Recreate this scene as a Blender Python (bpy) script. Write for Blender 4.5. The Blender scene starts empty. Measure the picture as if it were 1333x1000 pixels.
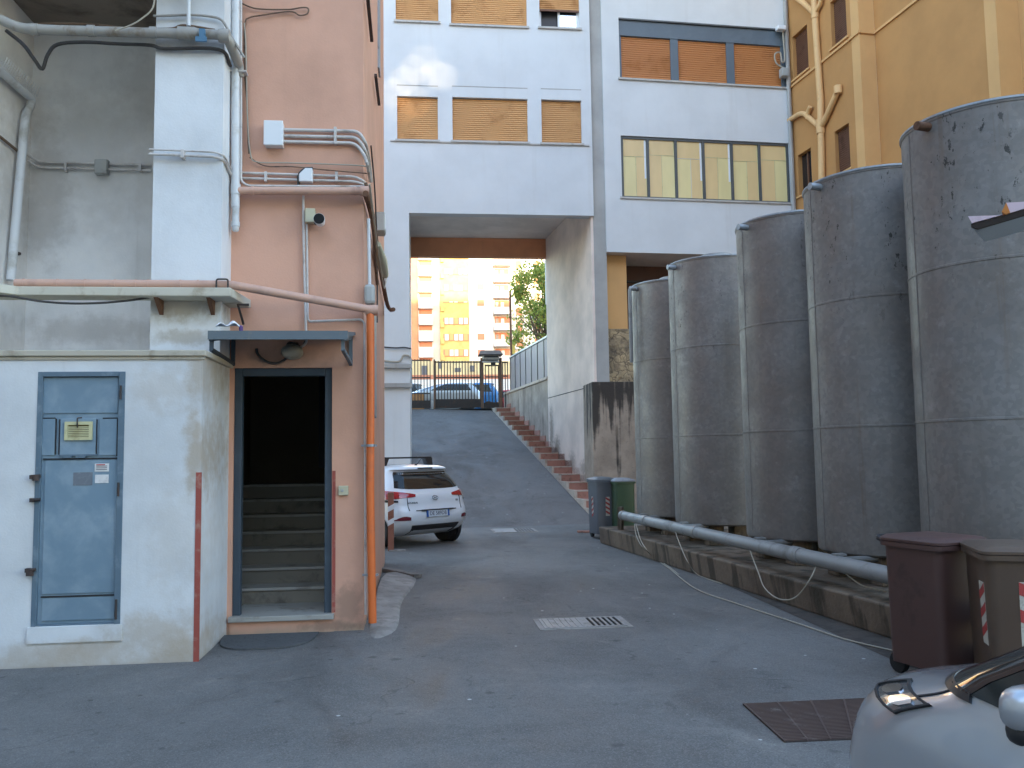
import bpy, bmesh, random
from math import *
import numpy as np
random.seed(7)
scene = bpy.context.scene
COL = scene.collection
# ------------------------------------------------------------------ camera model (also used to size the real geometry)
FPX, CX, CY = 1120.0, 666.5, 500.0
YAW, PIT, ROL, H = radians(6.2), atan(90.6 / 1120.0), .0145, 1.65
fw = (sin(YAW) * cos(PIT), cos(YAW) * cos(PIT), sin(PIT))
R0 = (cos(YAW), -sin(YAW), 0.0)
U0 = (-sin(YAW) * sin(PIT), -cos(YAW) * sin(PIT), cos(PIT))
RV = [cos(ROL) * R0[i] - sin(ROL) * U0[i] for i in range(3)]
UV = [cos(ROL) * U0[i] + sin(ROL) * R0[i] for i in range(3)]
def on(px, py, n, d):
    u = (px - CX) / FPX; v = (CY - py) / FPX
    r = [fw[i] + u * RV[i] + v * UV[i] for i in range(3)]
    k = (d - n[2] * H) / (n[0] * r[0] + n[1] * r[1] + n[2] * r[2])
    return (k * r[0], k * r[1], H + k * r[2])
def PY(px, py, y): return on(px, py, (0, 1, 0), y)
def PX(px, py, x): return on(px, py, (1, 0, 0), x)
def PZ(px, py, z): return on(px, py, (0, 0, 1), z)
TA = radians(5.5)
def tf(l, a, z): return (cos(TA) * l - sin(TA) * a, sin(TA) * l + cos(TA) * a, z)
def PT(px, py, d): return on(px, py, (cos(TA), sin(TA), 0), d)
def ta(p): return -sin(TA) * p[0] + cos(TA) * p[1]
def rectY(x0, y0, x1, y1, Y):
    a = PY(x0, y0, Y); b = PY(x1, y0, Y); c = PY(x0, y1, Y); d = PY(x1, y1, Y)
    return ((a[0] + c[0]) / 2, (b[0] + d[0]) / 2, (c[2] + d[2]) / 2, (a[2] + b[2]) / 2)   # x0,x1,z0,z1

# ------------------------------------------------------------------ object helpers
LOC = {}
def thing(name, label, cat, loc=(0, 0, 0), group=None):
    o = bpy.data.objects.new(name, None); COL.objects.link(o); o.location = loc
    o.empty_display_size = .2
    o['label'] = label; o['category'] = cat
    if group: o['group'] = group
    LOC[o] = tuple(loc)
    return o
def tag(o, label, cat, group=None, kind=None):
    if label: o['label'] = label
    if cat: o['category'] = cat
    if group: o['group'] = group
    if kind: o['kind'] = kind
    return o
def struct(o, kind='structure'):
    o['kind'] = kind; return o
def ident(x, y, z): return (x, y, z)
class MB:
    def __init__(s, f=None): s.v = []; s.f = []; s.fr = f or ident
    def add(s, vs, fs):
        b = len(s.v); s.v += [s.fr(*p) for p in vs]; s.f += [tuple(i + b for i in f) for f in fs]; return s
    def box(s, x0, x1, y0, y1, z0, z1):
        return s.add([(x0, y0, z0), (x1, y0, z0), (x1, y1, z0), (x0, y1, z0), (x0, y0, z1), (x1, y0, z1), (x1, y1, z1), (x0, y1, z1)],
                     [(0, 3, 2, 1), (4, 5, 6, 7), (0, 1, 5, 4), (1, 2, 6, 5), (2, 3, 7, 6), (3, 0, 4, 7)])
    def quad(s, a, b, c, d): return s.add([a, b, c, d], [(0, 1, 2, 3)])
    def prism(s, base, top):
        n = len(base)
        return s.add(list(base) + list(top), [tuple(range(n - 1, -1, -1)), tuple(range(n, 2 * n))] + [(i, (i + 1) % n, n + (i + 1) % n, n + i) for i in range(n)])
    def bar(s, p, q, w, h, up=(0, 0, 1)):
        p = np.array(p, float); q = np.array(q, float); d = q - p; d /= np.linalg.norm(d)
        u = np.array(up, float)
        if abs(d @ u) > .98: u = np.array((0, 1, 0), float)
        a = np.cross(d, u); a /= np.linalg.norm(a); b = np.cross(a, d)
        a = a * w / 2; b = b * h / 2
        return s.prism([tuple(p - a - b), tuple(p + a - b), tuple(p + a + b), tuple(p - a + b)][::-1], [tuple(q - a - b), tuple(q + a - b), tuple(q + a + b), tuple(q - a + b)][::-1])
    def tube(s, pts, r, seg=8, bend=0.0, n=5, caps=True):
        P = [np.array(p, float) for p in pts]
        if bend > 0 and len(P) > 2:
            Q = [P[0]]
            for i in range(1, len(P) - 1):
                a = P[i - 1] - P[i]; b = P[i + 1] - P[i]
                la = np.linalg.norm(a); lb = np.linalg.norm(b); d = min(bend, la * .48, lb * .48)
                A = P[i] + a / la * d; B = P[i] + b / lb * d
                for k in range(n + 1):
                    t = k / n; Q.append((1 - t) ** 2 * A + 2 * t * (1 - t) * P[i] + t * t * B)
            Q.append(P[-1]); P = Q
        m = len(P); R = r if hasattr(r, '__len__') else [r] * m
        prev = None; vs = []
        for i in range(m):
            d = (P[min(i + 1, m - 1)] - P[max(i - 1, 0)]); d = d / (np.linalg.norm(d) + 1e-9)
            if prev is None:
                u = np.array((0, 0, 1.0)) if abs(d[2]) < .9 else np.array((1.0, 0, 0))
            else: u = prev
            u = u - d * (u @ d); u /= np.linalg.norm(u); prev = u; w = np.cross(d, u)
            for k in range(seg):
                t = 2 * pi * k / seg; vs.append(tuple(P[i] + R[i] * (cos(t) * u + sin(t) * w)))
        fs = [(i * seg + k, i * seg + (k + 1) % seg, (i + 1) * seg + (k + 1) % seg, (i + 1) * seg + k) for i in range(m - 1) for k in range(seg)]
        if caps: fs += [tuple(range(seg - 1, -1, -1)), tuple((m - 1) * seg + k for k in range(seg))]
        return s.add(vs, fs)
    def lathe(s, prof, c=(0, 0, 0), seg=24, axis='z', caps=True):
        vs = []
        for (r, h) in prof:
            for k in range(seg):
                t = 2 * pi * k / seg
                if axis == 'z': vs.append((c[0] + r * cos(t), c[1] + r * sin(t), c[2] + h))
                elif axis == 'y': vs.append((c[0] + r * cos(t), c[1] - h, c[2] + r * sin(t)))
                else: vs.append((c[0] + h, c[1] + r * cos(t), c[2] + r * sin(t)))
        m = len(prof)
        fs = [(i * seg + k, i * seg + (k + 1) % seg, (i + 1) * seg + (k + 1) % seg, (i + 1) * seg + k) for i in range(m - 1) for k in range(seg)]
        if caps: fs += [tuple(range(seg - 1, -1, -1)), tuple((m - 1) * seg + k for k in range(seg))]
        return s.add(vs, fs)
    def wall(s, x0, x1, y, z0, z1, holes=(), depth=.15, back=None):
        """front face at depth y (y grows into the wall) with rectangular holes (x0,x1,z0,z1) and their reveals"""
        xs = sorted(set([x0, x1] + [v for h in holes for v in h[:2] if x0 < v < x1])); zs = sorted(set([z0, z1] + [v for h in holes for v in h[2:4] if z0 < v < z1]))
        for i in range(len(xs) - 1):
            for j in range(len(zs) - 1):
                cx = (xs[i] + xs[i + 1]) / 2; cz = (zs[j] + zs[j + 1]) / 2
                if any(h[0] < cx < h[1] and h[2] < cz < h[3] for h in holes): continue
                s.quad((xs[i], y, zs[j]), (xs[i + 1], y, zs[j]), (xs[i + 1], y, zs[j + 1]), (xs[i], y, zs[j + 1]))
        for h in holes:
            a, b, c, d = h[:4]; e = y + depth
            s.quad((a, y, c), (a, y, d), (a, e, d), (a, e, c)); s.quad((b, y, d), (b, y, c), (b, e, c), (b, e, d))
            s.quad((a, y, d), (b, y, d), (b, e, d), (a, e, d)); s.quad((b, y, c), (a, y, c), (a, e, c), (b, e, c))
        return s
    def build(s, name, mat, parent=None, smooth=False, bevel=0, subd=0, origin=None, sharp=35):
        me = bpy.data.meshes.new(name)
        L = (0, 0, 0)
        if parent is not None: L = LOC[parent]
        elif origin is not None: L = origin
        else:
            vv = np.array(s.v); L = ((vv[:, 0].min() + vv[:, 0].max()) / 2, (vv[:, 1].min() + vv[:, 1].max()) / 2, vv[:, 2].min())
        me.from_pydata([(v[0] - L[0], v[1] - L[1], v[2] - L[2]) for v in s.v], [], s.f)
        bm = bmesh.new(); bm.from_mesh(me); bmesh.ops.recalc_face_normals(bm, faces=bm.faces); bm.to_mesh(me); bm.free()
        o = bpy.data.objects.new(name, me); COL.objects.link(o)
        if isinstance(mat, (list, tuple)):
            for m in mat: me.materials.append(m)
        else: me.materials.append(mat)
        if parent is not None:
            o.parent = parent; LOC[o] = L
        else:
            o.location = L; LOC[o] = tuple(L)
        if smooth:
            me.polygons.foreach_set('use_smooth', [True] * len(me.polygons))
            me.set_sharp_from_angle(angle=radians(sharp))
        if bevel:
            b = o.modifiers.new('bevel', 'BEVEL'); b.width = bevel; b.segments = 2; b.limit_method = 'ANGLE'; b.angle_limit = radians(40)
        if subd:
            m = o.modifiers.new('subd', 'SUBSURF'); m.levels = subd; m.render_levels = subd
        return o
def box(x0, x1, y0, y1, z0, z1, f=None): return MB(f).box(x0, x1, y0, y1, z0, z1)
def tube(pts, r, **k): return MB().tube(pts, r, **k)
def spline(pts, n=8):
    P = [np.array(p, float) for p in pts]; P = [2 * P[0] - P[1]] + P + [2 * P[-1] - P[-2]]; out = []
    for i in range(1, len(P) - 2):
        for k in range(n):
            t = k / n; a, b, c, d = P[i - 1:i + 3]
            out.append(.5 * ((2 * b) + (c - a) * t + (2 * a - 5 * b + 4 * c - d) * t * t + (3 * b - a - 3 * c + d) * t ** 3))
    out.append(P[-2]); return [tuple(p) for p in out]

# ------------------------------------------------------------------ materials
def new_mat(name):
    m = bpy.data.materials.new(name); m.use_nodes = True; nt = m.node_tree; b = nt.nodes['Principled BSDF']; return m, nt, b
def plain(name, col, rough=.6, metal=0.0, **k):
    m, nt, b = new_mat(name); b.inputs['Base Color'].default_value = (*col, 1); b.inputs['Roughness'].default_value = rough; b.inputs['Metallic'].default_value = metal
    for a, v in k.items(): b.inputs[a].default_value = v
    return m
def noise(nt, vec, scale, detail=5, rough=.55, dist=0):
    n = nt.nodes.new('ShaderNodeTexNoise'); n.inputs['Scale'].default_value = scale; n.inputs['Detail'].default_value = detail; n.inputs['Roughness'].default_value = rough; n.inputs['Distortion'].default_value = dist
    nt.links.new(vec, n.inputs['Vector']); return n.outputs['Fac']
def ramp(nt, fac, p0, p1, v0=0.0, v1=1.0):
    n = nt.nodes.new('ShaderNodeMapRange'); n.interpolation_type = 'SMOOTHSTEP'; nt.links.new(fac, n.inputs['Value'])
    for i, v in zip(('From Min', 'From Max', 'To Min', 'To Max'), (p0, p1, v0, v1)): n.inputs[i].default_value = v
    return n.outputs['Result']
def mathn(nt, op, a, b=None):
    n = nt.nodes.new('ShaderNodeMath'); n.operation = op
    for i, v in enumerate((a, b)):
        if v is None: continue
        if isinstance(v, (int, float)): n.inputs[i].default_value = v
        else: nt.links.new(v, n.inputs[i])
    return n.outputs[0]
def mix(nt, fac, a, b):
    n = nt.nodes.new('ShaderNodeMix'); n.data_type = 'RGBA'
    if isinstance(fac, (int, float)): n.inputs[0].default_value = fac
    else: nt.links.new(fac, n.inputs[0])
    for i, v in ((6, a), (7, b)):
        if isinstance(v, (tuple, list)): n.inputs[i].default_value = (*v[:3], 1)
        else: nt.links.new(v, n.inputs[i])
    return n.outputs[2]
def mapping(nt, vec, sc=(1, 1, 1), loc=(0, 0, 0), rot=(0, 0, 0)):
    n = nt.nodes.new('ShaderNodeMapping'); nt.links.new(vec, n.inputs[0]); n.inputs['Scale'].default_value = sc; n.inputs['Location'].default_value = loc; n.inputs['Rotation'].default_value = rot; return n.outputs[0]
def pos(nt): return nt.nodes.new('ShaderNodeNewGeometry').outputs['Position']
def objco(nt): return nt.nodes.new('ShaderNodeTexCoord').outputs['Object']
def bump(nt, b, h, strength=.3, dist=.01):
    n = nt.nodes.new('ShaderNodeBump'); n.inputs['Strength'].default_value = strength; n.inputs['Distance'].default_value = dist
    nt.links.new(h, n.inputs['Height']); nt.links.new(n.outputs[0], b.inputs['Normal'])
def plaster(name, col, dirt=(.18, .15, .11), amt=.35, streak=.35, base=None, rough=.85, mott=.12, bmp=.25, extra=None):
    """painted render: cloudy mottling, dirt patches, rain streaks, optional splash-dirt below height base"""
    m, nt, b = new_mat(name); p = pos(nt)
    dark = tuple(c * (1 - mott * 1.6) for c in col); lite = tuple(min(1, c * (1 + mott * .5)) for c in col)
    c = mix(nt, ramp(nt, noise(nt, p, .9, 6, .6), .3, .7), dark, lite)
    pd = noise(nt, p, .55, 7, .68, .6)
    c = mix(nt, mathn(nt, 'MULTIPLY', ramp(nt, pd, .55, .8), amt), c, dirt)
    sv = mapping(nt, p, (2.6, 2.6, .16)); st = noise(nt, sv, 1.6, 5, .6)
    c = mix(nt, mathn(nt, 'MULTIPLY', ramp(nt, st, .56, .8), streak), c, dirt)
    if base:
        s = nt.nodes.new('ShaderNodeSeparateXYZ'); nt.links.new(p, s.inputs[0])
        z = mathn(nt, 'ADD', s.outputs[2], mathn(nt, 'MULTIPLY', noise(nt, p, 1.8, 6, .65), -base * 1.6))
        c = mix(nt, mathn(nt, 'MULTIPLY', ramp(nt, z, -base * .2, -base * 1.0), .75), c, (.34, .27, .19))
    if extra: c = extra(nt, p, c)
    nt.links.new(c, b.inputs['Base Color']); b.inputs['Roughness'].default_value = rough
    h = mathn(nt, 'ADD', noise(nt, p, 55, 4), mathn(nt, 'MULTIPLY', noise(nt, p, 5, 4), 1.5))
    bump(nt, b, h, bmp, .006)
    return m
def worn(name, col, col2, scale=4, rough=.5, metal=0.0, t=(.5, .7), amt=1.0, bmp=.1, r2=None):
    m, nt, b = new_mat(name); p = objco(nt)
    f = mathn(nt, 'MULTIPLY', ramp(nt, noise(nt, p, scale, 7, .65, .3), *t), amt)
    c = mix(nt, f, col, col2)
    c = mix(nt, ramp(nt, noise(nt, p, scale * .35, 4), .25, .75, 0, .25), c, tuple(x * .55 for x in col))
    nt.links.new(c, b.inputs['Base Color']); b.inputs['Metallic'].default_value = metal
    nt.links.new(ramp(nt, f, 0, 1, rough, r2 if r2 is not None else min(1, rough + .25)), b.inputs['Roughness'])
    if bmp: bump(nt, b, noise(nt, p, scale * 9, 4), bmp, .004)
    return m
M = {}
def blob(nt, p, c, col, ctr, rad, amt=.8, seed=1.0):
    """one irregular stain patch around a world point"""
    d = nt.nodes.new('ShaderNodeVectorMath'); d.operation = 'SUBTRACT'; nt.links.new(p, d.inputs[0]); d.inputs[1].default_value = ctr
    d2 = nt.nodes.new('ShaderNodeVectorMath'); d2.operation = 'MULTIPLY'; nt.links.new(d.outputs[0], d2.inputs[0]); d2.inputs[1].default_value = tuple(1 / r for r in rad)
    l = nt.nodes.new('ShaderNodeVectorMath'); l.operation = 'LENGTH'; nt.links.new(d2.outputs[0], l.inputs[0])
    v = mathn(nt, 'ADD', l.outputs['Value'], mathn(nt, 'MULTIPLY', mathn(nt, 'SUBTRACT', noise(nt, p, 5.0 + seed, 6, .65), .5), 1.9))
    return mix(nt, mathn(nt, 'MULTIPLY', ramp(nt, v, 1.15, .25), amt), c, col)
def annex_extra(nt, p, c):
    br = (.40, .32, .23)
    for (px, py, rx, rz, am) in ((255, 590, .12, .42, .75), (258, 480, .10, .35, .6), (215, 505, .35, .22, .3), (200, 825, .45, .22, .55), (60, 850, .5, .12, .5), (120, 850, .4, .12, .5), (232, 700, .3, .6, .22), (240, 840, .3, .14, .6)):
        w = PY(px, py, 7.4); c = blob(nt, p, c, br, w, (rx, 1.5, rz), am, px * .01)
    w = PX(285, 500, -1.8); c = blob(nt, p, c, (.34, .28, .22), (w[0], 8.2, 1.9), (.6, .3, .6), .12, 2)
    return c
def recess_extra(nt, p, c):
    for (px, py, rx, rz, am) in ((110, 200, 1.1, .9, .18), (60, 250, .3, .9, .35), (120, 430, .9, .2, .35), (190, 120, .4, .5, .2)):
        w = PY(px, py, 9.2); c = blob(nt, p, c, (.3, .25, .2), w, (rx, 2, rz), am, px * .01)
    return c
def pilaster_extra(nt, p, c):
    for (px, py, rx, rz, am) in ((240, 400, .45, .16, .75), (240, 440, .4, .08, .6), (245, 52, .4, .10, .5), (205, 60, .2, .1, .4)):
        w = PY(px, py, 8.03); c = blob(nt, p, c, (.36, .29, .2), w, (rx, 1, rz), am, px * .01)
    return c
def pink_extra(nt, p, c):
    for (px, py, rx, rz, am) in ((365, 465, .5, .12, .35), (455, 790, .15, .3, .5), (430, 815, .4, .06, .6), (322, 800, .1, .1, .3)):
        w = PY(px, py, 8.44); c = blob(nt, p, c, (.2, .14, .1), w, (rx, 1, rz), am, px * .01)
    return c
def tower_extra(nt, p, c): return c
M['annex'] = plaster('annex_white_render', (.66, .675, .685), amt=.14, streak=.14, base=.22, extra=annex_extra)
M['recess'] = plaster('grey_render', (.80, .775, .745), dirt=(.3, .26, .2), amt=.45, streak=.3, extra=recess_extra)
M['pilaster'] = plaster('white_render', (.70, .71, .72), dirt=(.36, .33, .28), amt=.2, streak=.18, extra=pilaster_extra)
M['ledge'] = worn('ledge_concrete', (.52, .47, .38), (.30, .25, .18), 3, .9)
M['pink'] = plaster('salmon_render', (.66, .365, .255), dirt=(.30, .19, .13), amt=.15, streak=.12, base=.15, mott=.09, extra=pink_extra)
M['white'] = plaster('facade_white_render', (.64, .66, .675), dirt=(.42, .39, .35), amt=.10, streak=.20, mott=.045)
M['white2'] = plaster('wing_white_render', (.65, .67, .68), dirt=(.42, .39, .35), amt=.10, streak=.18, mott=.045)
M['strip'] = plaster('grey_joint_render', (.40, .39, .37), amt=.2, streak=.3)
M['soffit'] = plaster('soffit_render', (.74, .68, .64), amt=.2, streak=0)
def passage_extra(nt, p, c):
    for (px, py, ry, rz, am) in ((725, 585, .5, .5, .9), (718, 560, .3, .9, .8), (745, 600, .4, .35, .6), (762, 610, .6, .3, .7)):
        w = PT(px, py, 6.6); c = blob(nt, p, c, (.24, .19, .15), w, (ry, ry, rz), am, px * .01)
    return c
M['passage'] = plaster('passage_render', (.84, .70, .61), dirt=(.48, .39, .34), amt=.22, streak=.12, extra=passage_extra)
M['brown_beam'] = plaster('beam_brown_paint', (.66, .29, .15), amt=.1, streak=.1)
M['soffit_shade_dirt'] = worn('grimy_shaded_soffit', (.26, .21, .17), (.12, .09, .07), 1.5, .9)  # dark tone holds the recess shade as well as grime
M['yellow'] = plaster('ochre_render', (.50, .25, .085), dirt=(.32, .17, .07), amt=.2, streak=.12, mott=.07)
M['yellow_lt'] = plaster('ochre_light_render', (.66, .38, .155), dirt=(.45, .28, .12), amt=.1, streak=.1, mott=.05)
def conc_mat(name, col, dark, streak_amt, sx=5.0, drip=None):
    m, nt, b = new_mat(name); p = pos(nt)
    c = mix(nt, ramp(nt, noise(nt, p, 1.4, 7, .65), .3, .7), tuple(x * .6 for x in col), col)
    sv = mapping(nt, p, (sx, sx, .22)); st = noise(nt, sv, 1.3, 4, .55)
    pt = noise(nt, p, .9, 5, .7)
    if drip:      # black algae runs that start at the top edge and thin out downwards
        sz = nt.nodes.new('ShaderNodeSeparateXYZ'); nt.links.new(p, sz.inputs[0]); st = mathn(nt, 'ADD', st, mathn(nt, 'MULTIPLY', mathn(nt, 'SUBTRACT', sz.outputs[2], drip), .13))
    c = mix(nt, mathn(nt, 'MULTIPLY', ramp(nt, mathn(nt, 'ADD', st, mathn(nt, 'MULTIPLY', pt, .35)), .66, .78), streak_amt), c, dark)
    c = mix(nt, ramp(nt, noise(nt, p, 14, 5), .6, .75, 0, .4), c, dark)
    nt.links.new(c, b.inputs['Base Color']); b.inputs['Roughness'].default_value = .95
    bump(nt, b, mathn(nt, 'ADD', noise(nt, p, 22, 6), noise(nt, p, 4, 4)), .5, .02); return m
M['conc_stain'] = conc_mat('stained_concrete', (.42, .335, .26), (.032, .027, .024), .92, 3.4, 2.75)
M['conc_wall2'] = conc_mat('ramp_wall_concrete', (.44, .37, .31), (.10, .07, .055), .5, 1.2)
M['plinth'] = conc_mat('plinth_concrete', (.19, .14, .10), (.045, .036, .024), .8, 3.0)
M['patch'] = conc_mat('rough_concrete', (.36, .33, .30), (.18, .16, .14), .5)
M['gutter_strip'] = conc_mat('gutter_strip_concrete', (.085, .072, .062), (.035, .03, .026), .6)
def stone_mat():
    m, nt, b = new_mat('rubble_stone'); p = pos(nt)
    v = nt.nodes.new('ShaderNodeTexVoronoi'); v.feature = 'DISTANCE_TO_EDGE'; v.inputs['Scale'].default_value = 3.0
    wv = nt.nodes.new('ShaderNodeVectorMath'); wv.operation = 'ADD'; nt.links.new(p, wv.inputs[0]); n_ = nt.nodes.new('ShaderNodeTexNoise'); n_.inputs['Scale'].default_value = 2.5; nt.links.new(p, n_.inputs['Vector']); nt.links.new(n_.outputs['Color'], wv.inputs[1]); nt.links.new(wv.outputs[0], v.inputs[0])
    c = mix(nt, ramp(nt, noise(nt, p, 3, 7, .7), .35, .65), (.26, .20, .13), (.50, .38, .22))
    c = mix(nt, ramp(nt, noise(nt, p, 1.1, 4, .7), .5, .62, 0, .7), c, (.10, .085, .07))
    c = mix(nt, ramp(nt, v.outputs['Distance'], .06, .0, 0, .8), c, (.10, .08, .06))
    nt.links.new(c, b.inputs['Base Color']); b.inputs['Roughness'].default_value = .95
    bump(nt, b, mathn(nt, 'ADD', noise(nt, p, 9, 6), v.outputs['Distance']), .9, .05); return m
M['stone'] = stone_mat()
def asphalt(name, a, b2, lift=1.0):
    m, nt, b = new_mat(name); p = pos(nt)
    dk = lambda k: tuple(x * k for x in a); lt = lambda k: tuple(min(1, x * k) for x in b2)
    c = mix(nt, ramp(nt, noise(nt, p, .45, 8, .7, .6), .32, .68), dk(.82), b2)
    big = noise(nt, mapping(nt, p, (1, .5, 1), rot=(0, 0, .25)), 1.0, 8, .72, 1.0)
    c = mix(nt, ramp(nt, big, .50, .68, 0, .65), c, dk(.55))
    c = mix(nt, ramp(nt, noise(nt, mapping(nt, p, loc=(7, 3, 0)), 1.3, 8, .75, .4), .56, .76, 0, .6), c, (b2[0] * 1.7, b2[1] * 1.62, b2[2] * 1.5))
    c = mix(nt, ramp(nt, noise(nt, mapping(nt, p, (1, .22, 1), rot=(0, 0, -.12)), 3.2, 6, .7), .58, .74, 0, .45), c, dk(.5))
    c = mix(nt, ramp(nt, noise(nt, p, 5.5, 6, .7), .60, .70, 0, .55), c, dk(.42))
    c = mix(nt, ramp(nt, noise(nt, mapping(nt, p, loc=(3, 9, 0)), 9, 4, .6), .70, .74, 0, .7), c, dk(.3))
    v = nt.nodes.new('ShaderNodeTexVoronoi'); v.inputs['Scale'].default_value = 150; nt.links.new(p, v.inputs[0])
    sc_ = nt.nodes.new('ShaderNodeSeparateColor'); nt.links.new(v.outputs['Color'], sc_.inputs[0])
    c = mix(nt, ramp(nt, sc_.outputs[0], .62, 1.0, 0, .42), c, lt(1.7)); c = mix(nt, ramp(nt, sc_.outputs[1], .6, 1.0, 0, .42), c, (.045, .045, .045))
    c = mix(nt, ramp(nt, noise(nt, p, 26, 4, .75), .58, .76, 0, .42), c, (.04, .04, .04))
    for sc0, r0, off in ((1.9, .13, 0.0), (3.4, .15, 5.0), (6.5, .16, 9.0)):
        vo = nt.nodes.new('ShaderNodeTexVoronoi'); vo.inputs['Scale'].default_value = sc0; wq = nt.nodes.new('ShaderNodeVectorMath'); wq.operation = 'ADD'; wn = nt.nodes.new('ShaderNodeTexNoise'); wn.inputs['Scale'].default_value = 7; wn.inputs['Detail'].default_value = 4
        nt.links.new(p, wn.inputs['Vector']); sx = nt.nodes.new('ShaderNodeVectorMath'); sx.operation = 'SCALE'; sx.inputs['Scale'].default_value = .22 / sc0; nt.links.new(wn.outputs['Color'], sx.inputs[0]); nt.links.new(mapping(nt, p, loc=(off, off, 0)), wq.inputs[0]); nt.links.new(sx.outputs[0], wq.inputs[1]); nt.links.new(wq.outputs[0], vo.inputs[0])
        s2 = nt.nodes.new('ShaderNodeSeparateColor'); nt.links.new(vo.outputs['Color'], s2.inputs[0])
        rad = mathn(nt, 'MULTIPLY', s2.outputs[0], r0); dd = mathn(nt, 'SUBTRACT', vo.outputs['Distance'], rad)
        c = mix(nt, mathn(nt, 'MULTIPLY', ramp(nt, dd, .05, -.05), ramp(nt, s2.outputs[1], .35, .9, 0, .62)), c, dk(.36))
    vw = nt.nodes.new('ShaderNodeTexVoronoi'); vw.inputs['Scale'].default_value = 2.6; nt.links.new(p, vw.inputs[0])
    c = mix(nt, ramp(nt, vw.outputs['Distance'], .046, .030), c, (.5, .5, .48))
    vc = nt.nodes.new('ShaderNodeTexVoronoi'); vc.feature = 'DISTANCE_TO_EDGE'; vc.inputs['Scale'].default_value = .42
    wv = nt.nodes.new('ShaderNodeVectorMath'); wv.operation = 'ADD'; nt.links.new(p, wv.inputs[0])
    nn = nt.nodes.new('ShaderNodeTexNoise'); nn.inputs['Scale'].default_value = 1.3; nn.inputs['Detail'].default_value = 6; nt.links.new(p, nn.inputs['Vector']); nt.links.new(nn.outputs['Color'], wv.inputs[1]); nt.links.new(wv.outputs[0], vc.inputs[0])
    c = mix(nt, mathn(nt, 'MULTIPLY', ramp(nt, vc.outputs['Distance'], .006, .001), ramp(nt, noise(nt, p, .6, 3), .48, .6, 0, .45)), c, (.03, .03, .03))
    nt.links.new(c, b.inputs['Base Color'])
    nt.links.new(ramp(nt, big, .3, .7, .92, .6), b.inputs['Roughness'])
    bump(nt, b, mathn(nt, 'ADD', mathn(nt, 'MULTIPLY', sc_.outputs[0], .5), mathn(nt, 'MULTIPLY', noise(nt, p, 6, 6), 2.0)), .6, .008); return m
M['asphalt'] = asphalt('yard_asphalt', (.128, .122, .115), (.172, .165, .156))
M['ramp'] = asphalt('ramp_asphalt', (.125, .112, .106), (.165, .15, .142))
M['earth'] = asphalt('hill_ground', (.16, .14, .10), (.2, .18, .13))
M['terracotta'] = worn('terracotta_tiles', (.40, .20, .15), (.24, .13, .10), 6, .85)
M['nosing'] = worn('pale_stone_nosing', (.52, .44, .37), (.3, .25, .2), 5, .85)
def tank_mat():
    m, nt, b = new_mat('galvanised_tank'); p = objco(nt); inf = nt.nodes.new('ShaderNodeObjectInfo')
    sh = nt.nodes.new('ShaderNodeVectorMath'); sh.operation = 'ADD'; nt.links.new(p, sh.inputs[0])
    cm = nt.nodes.new('ShaderNodeCombineXYZ'); nt.links.new(mathn(nt, 'MULTIPLY', inf.outputs['Random'], 40), cm.inputs[0]); nt.links.new(cm.outputs[0], sh.inputs[1]); q = sh.outputs[0]
    c = mix(nt, ramp(nt, noise(nt, q, 1.1, 6, .65), .3, .72), (.185, .160, .143), (.245, .232, .222))
    v = nt.nodes.new('ShaderNodeTexVoronoi'); v.inputs['Scale'].default_value = 26; nt.links.new(q, v.inputs[0])
    sp = nt.nodes.new('ShaderNodeSeparateColor'); nt.links.new(v.outputs['Color'], sp.inputs[0])
    c = mix(nt, mathn(nt, 'MULTIPLY', ramp(nt, sp.outputs[0], .0, 1.0), .34), c, (.12, .118, .115))
    c = mix(nt, ramp(nt, noise(nt, q, 9, 6, .7), .56, .75, 0, .45), c, (.32, .31, .30))
    st = noise(nt, mapping(nt, q, (4, 4, .3)), 2, 5, .6)
    c = mix(nt, ramp(nt, st, .55, .75, 0, .4), c, (.16, .14, .125))
    st2 = noise(nt, mapping(nt, q, (5, 5, .22), loc=(3, 1, 0)), 1.7, 6, .65)
    c = mix(nt, mathn(nt, 'MULTIPLY', ramp(nt, st2, .58, .74), ramp(nt, noise(nt, q, .8, 3), .42, .6, 0, .36)), c, (.15, .095, .06))
    c = mix(nt, ramp(nt, noise(nt, q, 2.6, 5, .7), .60, .72, 0, .4), c, (.33, .32, .31))
    # black flaking spots in the upper ring
    s = nt.nodes.new('ShaderNodeSeparateXYZ'); nt.links.new(p, s.inputs[0])
    up = ramp(nt, s.outputs[2], 2.3, 3.3)
    fl = ramp(nt, noise(nt, mapping(nt, q, (1.6, 1.6, .8)), 8.5, 5, .75), .60, .63)
    vm = ramp(nt, noise(nt, mapping(nt, q, (2.2, 2.2, .15)), 1.1, 2), .50, .58)
    c = mix(nt, mathn(nt, 'MULTIPLY', mathn(nt, 'MULTIPLY', fl, up), mathn(nt, 'MULTIPLY', vm, .9)), c, (.035, .033, .03))
    nt.links.new(c, b.inputs['Base Color']); b.inputs['Metallic'].default_value = .35
    nt.links.new(ramp(nt, noise(nt, q, 3, 5), .3, .7, .45, .65), b.inputs['Roughness'])
    bump(nt, b, mathn(nt, 'ADD', noise(nt, q, 1.6, 3), mathn(nt, 'MULTIPLY', noise(nt, q, 40, 3), .08)), .25, .02); return m
M['tank'] = tank_mat()
M['pvc'] = worn('grey_pvc_pipe', (.25, .25, .245), (.18, .17, .16), 3, .45)
M['pvc_white'] = worn('white_pvc', (.66, .67, .68), (.42, .40, .36), 3, .45)
M['conduit'] = worn('pale_conduit', (.60, .56, .53), (.36, .31, .27), 4, .5)
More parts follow.
